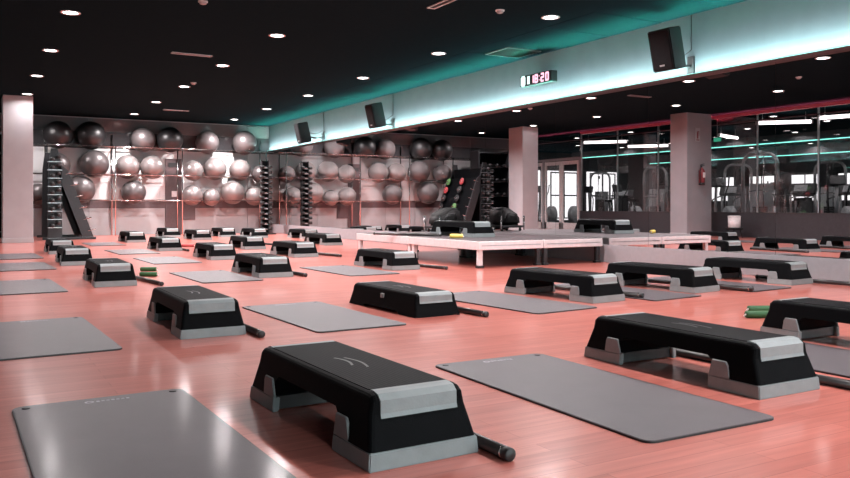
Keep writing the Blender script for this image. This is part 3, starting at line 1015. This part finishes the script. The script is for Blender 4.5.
# far-right step: given by its far-left corner
bx, by = P(758, 334.5)
put_step('H', 'black aerobic step cut off by the right edge, with green grips behind it', bx + math.sin(0.0) * SL, by - SL, 0.0)
far = [('I', (95, 287.5), 'black aerobic step at the left with green grips beside it'),
       ('J', (259.2, 278.2), 'black aerobic step in the middle distance beyond the left front step'),
       ('K', (211, 260.3), 'black aerobic step in the middle distance, one row beyond the mat on the left'),
       ('L', (294.7, 257.6), 'black aerobic step in the far middle with a bar pointing right'),
       ('M', (61.5, 266), 'black aerobic step near the pillar, third from the front on the left'),
       ('N', (49.5, 254.5), 'black aerobic step nearest the foot of the pillar'),
       ('O', (159.6, 251.3), 'black aerobic step in the far left with a red grip beside it'),
       ('P', (127.5, 242.8), 'small-looking far black step left of the first rack post'),
       ('Q', (165, 237.6), 'far black step close to the ball wall below the dark door'),
       ('R', (195, 240.3), 'far black step below the second rack post'),
       ('T', (221, 237.4), 'far black step close to the ball wall below the smallest ball'),
       ('U', (253, 238.1), 'far black step close to the dumbbell tower'),
       ('V', (245, 249.6), 'black aerobic step in the far middle left of the one with the bar'),
       ('W', (304, 239.0), 'far black step in front of the mirror corner'),
       ('X', (325, 245.6), 'black aerobic step left of the stage in the far row')]
for key, p, lab in far:
    put_step(key, lab, *P(*p), random.uniform(-0.02, 0.03))
put_step('Y', 'black aerobic step at the near left corner of the stage', *P(392.4, 270.6), 0.02)
put_step('Z', 'black aerobic step standing on the low stage', *P(473.5, 237.5, ZS), 0.08, z=ZS)

# ================================================================== MATS
MW_, ML_, MT_ = 0.65, 1.47, 0.009
def make_mat():
    t = thing('exercise_mat', '', 'exercise mat')
    bm = new_bm()
    # rounded sheet with a faint curl along the far edge
    nx, ny = 10, 22
    o = rrect(MW_, ML_, 0.04, 5)
    prism(bm, o, 'Z', 0.0, MT_)
    obj('sheet', bm, 'mat', t)
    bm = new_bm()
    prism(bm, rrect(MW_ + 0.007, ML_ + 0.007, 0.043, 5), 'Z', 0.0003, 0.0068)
    obj('edge_shade', bm, 'black_rubber', t)  # black rim drawn for the shadow along the mat's thickness
    for s in (-1, 1):
        obj('eyelet', lathe(new_bm(), [(0.006, MT_ + 0.002), (0.016, MT_ + 0.002), (0.016, MT_ - 0.002)], 14, (s * (MW_ / 2 - 0.045), ML_ / 2 - 0.045, 0)), 'black_rubber', t)
    bm = new_bm()
    lathe(bm, [(0.010, MT_ + 0.0012), (0.018, MT_ + 0.0012)], 16, (-0.055, ML_ / 2 - 0.07, 0))
    for k in range(7):
        box(bm, (-0.022 + k * 0.019, ML_ / 2 - 0.07 + (0.002 if k % 2 else 0), MT_ + 0.0006), (0.012, 0.012 if k % 3 else 0.018, 0.001))
    obj('print', bm, 'mat_print', t)
    return t
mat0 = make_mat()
mused = False
def put_mat(label, p, ang=0.0, corner='n', world=None):
    """p: pixel of a corner: n near-left, r near-right, l far-left, fr far-right"""
    global mused
    x, y = world if world else P(*p)
    ca, sa = math.cos(ang), math.sin(ang)
    off = {'n': (MW_ / 2, ML_ / 2), 'r': (-MW_ / 2, ML_ / 2), 'l': (MW_ / 2, -ML_ / 2), 'fr': (-MW_ / 2, -ML_ / 2)}[corner]
    cx, cy = x + ca * off[0] - sa * off[1], y + sa * off[0] + ca * off[1]
    g = 'grey exercise mats on the floor'
    if not mused:
        mused = True
        mat0.location = (cx, cy, 0.0)
        mat0.rotation_euler = (0, 0, ang)
        mat0['label'] = label
        mat0['group'] = g
    else:
        dup(mat0, (cx, cy, 0.0), ang, label, g)
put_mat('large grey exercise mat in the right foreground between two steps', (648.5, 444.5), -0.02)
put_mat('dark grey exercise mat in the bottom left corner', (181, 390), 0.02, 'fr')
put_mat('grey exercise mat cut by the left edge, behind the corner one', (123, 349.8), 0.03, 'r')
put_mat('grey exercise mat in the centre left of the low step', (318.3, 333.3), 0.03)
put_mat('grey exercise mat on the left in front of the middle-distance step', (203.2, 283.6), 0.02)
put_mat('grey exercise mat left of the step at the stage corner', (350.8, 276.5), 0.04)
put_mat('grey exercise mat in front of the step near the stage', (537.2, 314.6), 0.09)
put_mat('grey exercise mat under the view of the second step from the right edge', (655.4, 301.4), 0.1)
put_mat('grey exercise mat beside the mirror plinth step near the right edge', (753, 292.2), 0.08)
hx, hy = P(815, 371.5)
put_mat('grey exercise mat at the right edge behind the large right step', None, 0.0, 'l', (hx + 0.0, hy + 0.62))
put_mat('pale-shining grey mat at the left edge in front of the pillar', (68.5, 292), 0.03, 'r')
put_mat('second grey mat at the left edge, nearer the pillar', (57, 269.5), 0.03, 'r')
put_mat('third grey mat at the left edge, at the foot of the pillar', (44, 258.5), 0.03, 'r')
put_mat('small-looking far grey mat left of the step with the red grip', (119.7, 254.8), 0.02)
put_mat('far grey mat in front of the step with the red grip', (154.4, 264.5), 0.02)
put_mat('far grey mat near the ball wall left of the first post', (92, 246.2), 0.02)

# ================================================================== BARS AND GRIPS
def make_bar(ln=1.2):
    t = thing('exercise_bar', '', 'exercise bar')
    obj('shaft', tube(new_bm(), [(0, -ln / 2 + 0.02, 0.0), (0, ln / 2 - 0.02, 0.0)], 0.0205, 16), 'bar', t)
    for s in (-1, 1):
        bm = lathe(new_bm(), [(0.0205, s * (ln / 2 - 0.03)), (0.0215, s * (ln / 2 - 0.028)), (0.0215, s * (ln / 2 - 0.003)), (0.019, s * ln / 2), (0, s * ln / 2)], 16, axis='Y')
        obj('end_cap', bm, 'black_rubber', t)
    bm = lathe(new_bm(), [(0.0205, -ln / 2 + 0.032), (0.0213, -ln / 2 + 0.033), (0.0213, -ln / 2 + 0.038), (0.0205, -ln / 2 + 0.039)], 16, axis='Y')
    obj('ring', bm, 'chrome', t)
    return t
bar0 = make_bar()
bused = False
def put_bar(key, px, py, label, ang=None, z=0.0, lift=0.0):
    """px,py: pixel of the near end where it lies on the ground"""
    global bused
    x, y = P(px, py, z)
    a = STEPPOS[key][2] + 0.02 if ang is None else ang
    if key != 'Z':
        sx_, sy_, sa_, _z = STEPPOS[key]
        u = (x - sx_) * math.cos(sa_) + (y - sy_) * math.sin(sa_)
        v = -(x - sx_) * math.sin(sa_) + (y - sy_) * math.cos(sa_)
        a = sa_ + min(0.12, max(0.0, (u - SW / 2 - 0.026) / 1.2))
        if u < SW / 2 + 0.026:
            x, y = x + (SW / 2 + 0.026 - u) * math.cos(sa_), y + (SW / 2 + 0.026 - u) * math.sin(sa_)
    cx, cy = x - math.sin(a) * 0.6, y + math.cos(a) * 0.6
    loc = (cx, cy, z + 0.0215 + lift)
    g = 'black exercise bars beside the steps'
    if not bused:
        bused = True
        bar0.location = loc
        bar0.rotation_euler = (0, 0, a)
        bar0['label'] = label
        bar0['group'] = g
    else:
        dup(bar0, loc, a, label, g)
put_bar('A', 511, 462, 'black exercise bar sticking out beside the nearest step', 0.12)
put_bar('C', 262, 338, 'black exercise bar beside the left front step', 0.10)
put_bar('D', 487, 317.5, 'black exercise bar beside the low step', 0.11)
put_bar('E', 643, 299, 'black exercise bar beside the step in front of the stage', lift=0.0095)
put_bar('F', 753, 292.2, 'black exercise bar beside the second step from the right edge', lift=0.0095)
put_bar('G', 870, 287.5, 'black exercise bar beside the step near the right edge')
put_bar('B', 866, 393, 'black exercise bar beside the large right step', 0.08)
put_bar('I', 162, 286.0, 'black exercise bar beside the left step with green grips', 0.1)
put_bar('J', 306, 277, 'black exercise bar beside the middle-distance step', 0.08)
put_bar('L', 341, 257, 'black exercise bar pointing right in the far middle', 0.08)
put_bar('Y', 447, 269.7, 'black exercise bar beside the step at the stage corner', 0.06)
put_bar('V', 275, 245.6, 'far black exercise bar right of the step left of the middle', 0.06)
put_bar('O', 188, 251.5, 'far black exercise bar beside the step with the red grip', 0.06)
put_bar('Z', 441, 236.5, 'black exercise bar lying on the stage', 0.5, ZS)

def grip(px, py, rz, m, word, label, z=0.0, ln=0.17, r=0.026):
    x, y = P(px, py, z)
    t = thing(word + '_grip', label, 'hand grip', (x, y, z + r), rz)
    obj('foam_sleeve', lathe(new_bm(), [(0.010, -ln / 2), (r * 0.9, -ln / 2), (r, -ln / 2 + 0.01), (r, ln / 2 - 0.01), (r * 0.9, ln / 2), (0.010, ln / 2)], 16, axis='X'), m, t)
    obj('strap', tube(new_bm(), [(-ln / 2 - 0.015, 0.0, -r + 0.012), (-ln / 2, 0, 0), (ln / 2, 0, 0), (ln / 2 + 0.015, 0.0, -r + 0.012)], 0.006, 8), 'white', t)
    return t
grip(148.5, 276.5, -YAW, 'green', 'green', 'nearer green foam grip beside the left step', ln=0.19)
grip(148.5, 271.2, -YAW, 'green', 'green', 'farther green foam grip beside the left step', ln=0.19)
grip(757.5, 318, -YAW + 0.05, 'green', 'green', 'nearer green foam grip behind the right edge step', ln=0.17)
grip(759.5, 312.5, -YAW, 'green', 'green', 'farther green foam grip behind the right edge step', ln=0.17)
grip(188, 246.8, -YAW, 'red_foam', 'red', 'red foam grip by the far left step', ln=0.24)
grip(456.5, 238.2, -YAW, 'yellow', 'yellow', 'yellow foam grip on the stage in front of the step', ZS, ln=0.18, r=0.03)

# ================================================================== THINGS ON THE PILLAR (seen in the mirror)
fx, fy = -0.66, 14.1
ex = thing('fire_extinguisher', 'red fire extinguisher hanging on the grey pillar, seen in the mirror', 'fire extinguisher', (fx, fy - 0.09, 1.33))
ex.scale = (0.8, 0.8, 0.8)
obj('cylinder', lathe(new_bm(), [(0, 0.0), (0.085, 0.0), (0.092, 0.02), (0.092, 0.42), (0.07, 0.49), (0.03, 0.52), (0.03, 0.55), (0, 0.55)], 24), 'red', ex)
obj('base_ring', lathe(new_bm(), [(0.07, -0.02), (0.094, -0.02), (0.094, 0.06), (0.092, 0.06)], 24), 'black_rubber', ex)
bm = new_bm()
box(bm, (0, -0.02, 0.60), (0.03, 0.15, 0.02), 0.004); box(bm, (0, -0.02, 0.64), (0.03, 0.15, 0.018), 0.004, 2, Matrix.Rotation(R(-12), 3, 'X')); box(bm, (0, 0.02, 0.57), (0.04, 0.05, 0.05), 0.006)
obj('valve', bm, 'dark_metal', ex)
obj('hose', tube(new_bm(), [(0.03, -0.03, 0.57), (0.11, -0.04, 0.52), (0.125, -0.04, 0.35), (0.115, -0.04, 0.15), (0.10, -0.04, 0.06)], 0.012, 8), 'black_rubber', ex)
bobj('label_panel', (0, -0.093, 0.30), (0.10, 0.006, 0.16), 'white', ex)
bobj('wall_bracket', (0, 0.098, 0.35), (0.06, 0.014, 0.2), 'dark_metal', ex)
sg = thing('safety_sign', 'small red safety sign above the fire extinguisher, seen in the mirror', 'sign', (fx + 0.06, fy - 0.008, 2.60))
bobj('sign_panel', (0, 0, 0), (0.16, 0.012, 0.34), 'wall_grey', sg)
bm = new_bm()
box(bm, (0.01, -0.008, -0.02), (0.045, 0.004, 0.16), 0); box(bm, (0.0, -0.008, 0.075), (0.06, 0.004, 0.02)); box(bm, (-0.04, -0.008, 0.03), (0.012, 0.004, 0.12)); box(bm, (0, -0.008, -0.135), (0.11, 0.004, 0.025))
obj('pictogram', bm, 'red', sg)
# white canister on a dark stool
cn = thing('stool', 'dark round stool carrying a white canister near the grey pillar', 'stool', (-1.0, 13.3, 0))
obj('seat', lathe(new_bm(), [(0, 0.20), (0.2, 0.20), (0.21, 0.22), (0.2, 0.245), (0, 0.245)], 24), 'upholstery', cn)
for k in range(4):
    a = R(45 + 90 * k)
    obj('leg', tube(new_bm(), [(0.13 * math.cos(a), 0.13 * math.sin(a), 0.2), (0.19 * math.cos(a), 0.19 * math.sin(a), 0)], 0.014, 8), 'dark_metal', cn)
ca_ = thing('canister', 'white round canister on the dark stool, seen in the mirror', 'canister', (-1.0, 13.3, 0.246))
obj('body', lathe(new_bm(), [(0, 0), (0.13, 0), (0.145, 0.01), (0.15, 0.27), (0, 0.27)], 24), 'white', ca_)
obj('lid', lathe(new_bm(), [(0.15, 0.27), (0.156, 0.27), (0.156, 0.29), (0.12, 0.30), (0, 0.30)], 24), 'white', ca_)

# ================================================================== GYM HALL BEHIND THE GLASS
def tube_light(p1, p2, label):
    a = (2 * XM - P(*p1, ZC - 0.25)[0], P(*p1, ZC - 0.25)[1])
    b = (2 * XM - P(*p2, ZC - 0.25)[0], P(*p2, ZC - 0.25)[1])
    d = Vector((b[0] - a[0], b[1] - a[1], 0))
    t = thing('tube_light', label, 'ceiling light', ((a[0] + b[0]) / 2, (a[1] + b[1]) / 2, ZC - 0.25), math.atan2(d.y, d.x), 'tube lights in the gym hall')
    l2 = d.length / 2
    obj('tube', tube(new_bm(), [(-l2, 0, 0), (l2, 0, 0)], 0.045, 12), 'tube', t)
    for s in (-1, 1):
        obj('end_cap', tube(new_bm(), [(s * l2, 0, 0), (s * (l2 + 0.04), 0, 0)], 0.048, 12), 'white', t)
        obj('hanger', tube(new_bm(), [(s * l2 * 0.8, 0, 0.03), (s * l2 * 0.8, 0, 0.25)], 0.008, 6), 'steel', t)
tube_light((584, 142.5), (626, 141.5), 'pink-white tube light left of the grey pillar in the mirror, nearer one')
tube_light((628, 146.5), (668, 145.5), 'pink-white tube light just left of the grey pillar in the mirror')
tube_light((757, 123), (811, 121.5), 'pink-white tube light right of the grey pillar in the mirror')
tube_light((819, 118), (880, 113.5), 'pink-white tube light at the right edge of the mirror')
tube_light((719, 135), (737, 138), 'short pink-white tube light beside the grey pillar in the mirror')

# daylight windows in the far gym wall
for i in range(7):
    yw = 12.6 + 2.1 * i
    o = struct(bobj('window_%d' % (i + 1), (GX + 0.01, yw, 1.55), (0.03, 1.3, 1.1), 'daylight'))
    bm = new_bm()
    for s in (-1, 1):
        box(bm, (GX + 0.03, yw + s * 0.66, 1.55), (0.05, 0.06, 1.2)); box(bm, (GX + 0.03, yw, 1.55 + s * 0.57), (0.05, 1.3, 0.06))
    box(bm, (GX + 0.03, yw, 1.55), (0.04, 0.04, 1.1))
    obj('window_frame', bm, 'dark_frame', o)
for i in range(4):
    xw = -3.2 - 2.3 * i
    o = struct(bobj('window_%d' % (i + 8), (xw, GY - 0.01, 1.25), (1.9, 0.03, 2.2), 'daylight'))
    bm = new_bm()
    for s in (-1, 0, 1):
        box(bm, (xw + s * 0.76, GY - 0.03, 1.25), (0.06, 0.05, 2.1)); box(bm, (xw, GY - 0.03, 1.25 + s * 1.02), (1.5, 0.05, 0.06))
    obj('window_frame', bm, 'dark_frame', o)
# teal LED lines on the gym's ceiling beams
for i, (xb, zb) in enumerate(((-8.0, 2.86), (-12.6, 2.75))):
    t = thing('beam_light', 'teal LED line under the %s ceiling beam of the gym hall' % ('nearer', 'farther')[i], 'strip light', (xb, 16.5, zb))
    bobj('beam', (0, 0, (ZC - zb) / 2 + 0.01), (0.3, 22, ZC - zb - 0.02), 'gym_wall', t)
    bobj('led_tape', (0.155, 0, 0.02), (0.012, 21.6, 0.03), 'led_teal', t)
exs = thing('exit_sign', 'green exit sign right of the grey pillar, seen in the mirror', 'sign', (2 * XM - 17.2, 14.40, 2.54))
bobj('sign_panel', (0, 0, 0), (0.03, 0.22, 0.10), 'exit_green', exs)
bobj('sign_frame', (-0.02, 0, 0), (0.02, 0.25, 0.13), 'dark_frame', exs)
obj('hanger', tube(new_bm(), [(0, 0, 0.05), (0, 0, ZC - 2.54)], 0.008, 6), 'steel', exs)

def make_treadmill():
    t = thing('treadmill', '', 'treadmill')
    bobj('deck', (0, 0, 0.12), (0.8, 1.8, 0.16), 'dark_metal', t, 0.03)
    bobj('belt', (0, -0.05, 0.202), (0.52, 1.6, 0.012), 'black_rubber', t)
    bobj('motor_cover', (0, 0.75, 0.24), (0.78, 0.42, 0.14), 'steel', t, 0.04)
    for s in (-1, 1):
        obj('upright', tube(new_bm(), [(s * 0.38, 0.72, 0.15), (s * 0.38, 0.62, 1.2)], 0.035, 10), 'steel', t)
        obj('handrail', tube(new_bm(), [(s * 0.38, 0.62, 1.12), (s * 0.38, 0.1, 1.0), (s * 0.38, 0.0, 0.9)], 0.022, 8), 'black_rubber', t)
    cs = bobj('console', (0, 0.62, 1.28), (0.84, 0.12, 0.34), 'dark_metal', t, 0.03, Matrix.Rotation(R(-20), 3, 'X'))
    bobj('screen', (0, 0.545, 1.31), (0.4, 0.02, 0.2), 'wall_grey', cs, 0, Matrix.Rotation(R(-20), 3, 'X'))
    return t
def make_elliptical():
    t = thing('elliptical_trainer', '', 'elliptical trainer')
    bobj('base_rail', (0, 0, 0.06), (0.16, 1.8, 0.1), 'dark_metal', t, 0.02)
    for s in (-1, 1):
        bobj('base_foot', (0, s * 0.85, 0.04), (0.6, 0.1, 0.08), 'dark_metal', t, 0.02)
        obj('pedal_arm', tube(new_bm(), [(s * 0.16, -0.7, 0.28 + s * 0.08), (s * 0.16, 0.55, 0.35 - s * 0.05)], 0.025, 8), 'steel', t)
        bobj('pedal', (s * 0.17, -0.3, 0.36 + s * 0.04), (0.16, 0.36, 0.05), 'black_rubber', t, 0.01)
        obj('swing_handle', tube(new_bm(), [(s * 0.2, 0.5, 0.35), (s * 0.22, 0.55, 1.05), (s * 0.25, 0.35 + s * 0.08, 1.35), (s * 0.25, 0.3 + s * 0.1, 1.62)], [0.022, 0.022, 0.02, 0.024], 8), 'dark_metal', t)
    obj('drive_housing', lathe(new_bm(), [(0, -0.12), (0.32, -0.12), (0.36, -0.08), (0.36, 0.08), (0.32, 0.12), (0, 0.12)], 28, (0, -0.68, 0.42), 'X'), 'wall_grey', t)
    obj('mast', tube(new_bm(), [(0, 0.7, 0.1), (0, 0.58, 1.35)], 0.04, 10), 'steel', t)
    bobj('console', (0, 0.55, 1.45), (0.4, 0.08, 0.28), 'dark_metal', t, 0.03, Matrix.Rotation(R(-20), 3, 'X'))
    return t
def make_cable():
    t = thing('cable_machine', '', 'cable machine')
    for s in (-1, 1):
        pts = [(s * 0.45, 0, 0.05), (s * 0.45, 0, 1.9)]
        for k in range(1, 6):
            a = R(90 * k / 5)
            pts.append((s * (0.45 - 0.25 * (1 - math.cos(a))), 0, 1.9 + 0.30 * math.sin(a)))
        pts.append((0, 0, 2.2))
        obj('arch_tube', tube(new_bm(), pts, 0.045, 10), 'steel', t)
        obj('guide_rod', tube(new_bm(), [(s * 0.09, 0, 0.1), (s * 0.09, 0, 2.15)], 0.015, 8), 'chrome', t)
        bobj('foot', (s * 0.45, 0, 0.04), (0.12, 0.9, 0.08), 'dark_metal', t, 0.015)
    for k in range(10):
        bobj('weight_slab', (0, 0, 0.18 + 0.062 * k), (0.34, 0.2, 0.054), 'dark_metal', t, 0.004, seg=1)
    obj('shroud', box(new_bm(), (0, 0.14, 0.75), (0.62, 0.03, 1.3), 0.01), 'wall_grey', t)
    obj('pulley', lathe(new_bm(), [(0, -0.02), (0.07, -0.02), (0.06, 0), (0.07, 0.02), (0, 0.02)], 20, (0, -0.1, 2.0), 'X'), 'black_rubber', t)
    obj('cable', tube(new_bm(), [(0, -0.1, 2.0), (0, -0.2, 1.5), (0, -0.2, 1.2)], 0.006, 6), 'black_rubber', t)
    obj('pull_handle', tube(new_bm(), [(-0.25, -0.2, 1.16), (-0.1, -0.2, 1.2), (0.1, -0.2, 1.2), (0.25, -0.2, 1.16)], 0.014, 8), 'chrome', t)
    return t
def make_bike():
    t = thing('exercise_bike', '', 'exercise bike')
    for s in (-1, 1):
        bobj('base_foot', (0, s * 0.5, 0.04), (0.5, 0.08, 0.08), 'dark_metal', t, 0.015)
        obj('crank', tube(new_bm(), [(s * 0.09, -0.02, 0.38), (s * 0.09, -0.02 + s * 0.14, 0.30)], 0.014, 8), 'steel', t)
        bobj('pedal', (s * 0.14, -0.02 + s * 0.14, 0.30), (0.09, 0.1, 0.03), 'black_rubber', t, 0.006)
    obj('frame', tube(new_bm(), [(0, -0.5, 0.08), (0, -0.1, 0.36), (0, 0.3, 0.55), (0, 0.5, 0.08)], 0.035, 10), 'steel', t)
    obj('flywheel', lathe(new_bm(), [(0, -0.02), (0.24, -0.02), (0.25, 0), (0.24, 0.02), (0, 0.02)], 28, (0, 0.42, 0.32), 'X'), 'dark_metal', t)
    obj('seat_post', tube(new_bm(), [(0, -0.12, 0.36), (0, -0.28, 0.92)], 0.026, 10), 'chrome', t)
    obj('saddle', prism(new_bm(), [(-0.12, -0.42), (0.12, -0.42), (0.05, -0.2), (0.025, -0.1), (-0.025, -0.1), (-0.05, -0.2)], 'Z', 0.92, 0.99), 'upholstery', t)
    obj('bar_post', tube(new_bm(), [(0, 0.26, 0.52), (0, 0.36, 1.05)], 0.026, 10), 'chrome', t)
    obj('handlebar', tube(new_bm(), [(-0.2, 0.55, 1.08), (-0.2, 0.36, 1.06), (0.2, 0.36, 1.06), (0.2, 0.55, 1.08)], 0.016, 8), 'black_rubber', t)
    return t
def make_bench():
    t = thing('weight_bench', '', 'weight bench')
    bobj('seat_pad', (0, -0.35, 0.45), (0.3, 0.4, 0.08), 'upholstery', t, 0.03)
    bobj('back_pad', (0, 0.28, 0.70), (0.3, 0.85, 0.08), 'upholstery', t, 0.03, Matrix.Rotation(R(42), 3, 'X'))
    obj('spine', tube(new_bm(), [(0, -0.55, 0.36), (0, 0.5, 0.33)], 0.035, 10), 'white_metal', t)
    for yv in (-0.5, 0.5):
        obj('leg', tube(new_bm(), [(0, yv, 0.34), (0, yv * 1.1, 0.06)], 0.03, 10), 'white_metal', t)
        bobj('foot', (0, yv * 1.1, 0.03), (0.5, 0.08, 0.06), 'black_rubber', t, 0.01)
    obj('strut', tube(new_bm(), [(0, 0.35, 0.34), (0, 0.4, 0.76)], 0.02, 8), 'steel', t)
    return t
protos = {'t': make_treadmill(), 'e': make_elliptical(), 'c': make_cable(), 'b': make_bike(), 'w': make_bench()}
pu = set()
words = {'t': 'grey treadmill', 'e': 'dark elliptical trainer', 'c': 'silver arched cable machine', 'b': 'exercise bike', 'w': 'padded weight bench'}
def mirpos(px, d):
    """floor spot in the gym hall that shows at mirror column px, at x distance d left of the partition"""
    xv = 2 * XM - (XL - d)
    yv, _ = PX(px, xv)
    return (2 * XM - xv, yv)
gym = [('c', 760, 1.6, 1.2, 'just right of the grey pillar'), ('e', 545, 2.6, 0.3, 'outside the glazed door'),
       ('t', 722, 4.2, 1.4, 'beyond the pillar'), ('t', 790, 3.6, 1.5, 'in the middle of the right glass'), 
       ('e', 842, 2.0, 0.8, 'at the right edge of the glass'), ('e', 775, 6.2, 1.0, 'in the second row behind the cable machine'),
       ('c', 738, 6.0, 0.6, 'far behind the grey pillar'), ('c', 655, 5.0, 1.3, 'left of the grey pillar'), ('b', 632, 2.2, 0.5, 'in the left glass, second bay'),
       ('b', 610, 2.4, 0.9, 'in the left glass, first bay'), 
       ('t', 652, 7.2, 1.2, 'far left of the grey pillar'), ('w', 805, 1.2, 1.0, 'low behind the right glass'), ('c', 830, 7.0, 1.2, 'far at the right edge'),
       ('b', 702, 2.6, 1.0, 'behind the grey pillar'), ('b', 792, 1.2, 0.4, 'right of the cable machine'), 
       ('e', 722, 1.2, 0.6, 'left of the cable machine'), ('t', 838, 5.6, 1.6, 'in the second row at the right edge'), ('t', 795, 8.0, 1.5, 'in the far row under the windows'), ('t', 765, 8.4, 1.5, 'in the far row, middle'),
       ('e', 582, 4.6, 1.2, 'just right of the door'), ('e', 625, 4.2, 0.2, 'in the second row of the left glass'), ('b', 640, 1.2, 1.6, 'close to the left glass'),
       ('w', 600, 1.2, 0.7, 'low behind the left glass'), ('c', 600, 6.5, 1.2, 'far beyond the door'), ('t', 620, 6.0, 1.0, 'far in the left glass')]
for k_, px, d, rz, wh in gym:
    x, y = mirpos(px, d)
    lab = '%s in the gym hall, %s' % (words[k_], wh)
    if k_ not in pu:
        pu.add(k_)
        o = protos[k_]
        o.location = (x, y, 0)
        o.rotation_euler = (0, 0, rz)
        o['label'] = lab
        o['group'] = words[k_] + 's in the gym hall'
    else:
        dup(protos[k_], (x, y, 0), rz, lab, words[k_] + 's in the gym hall')
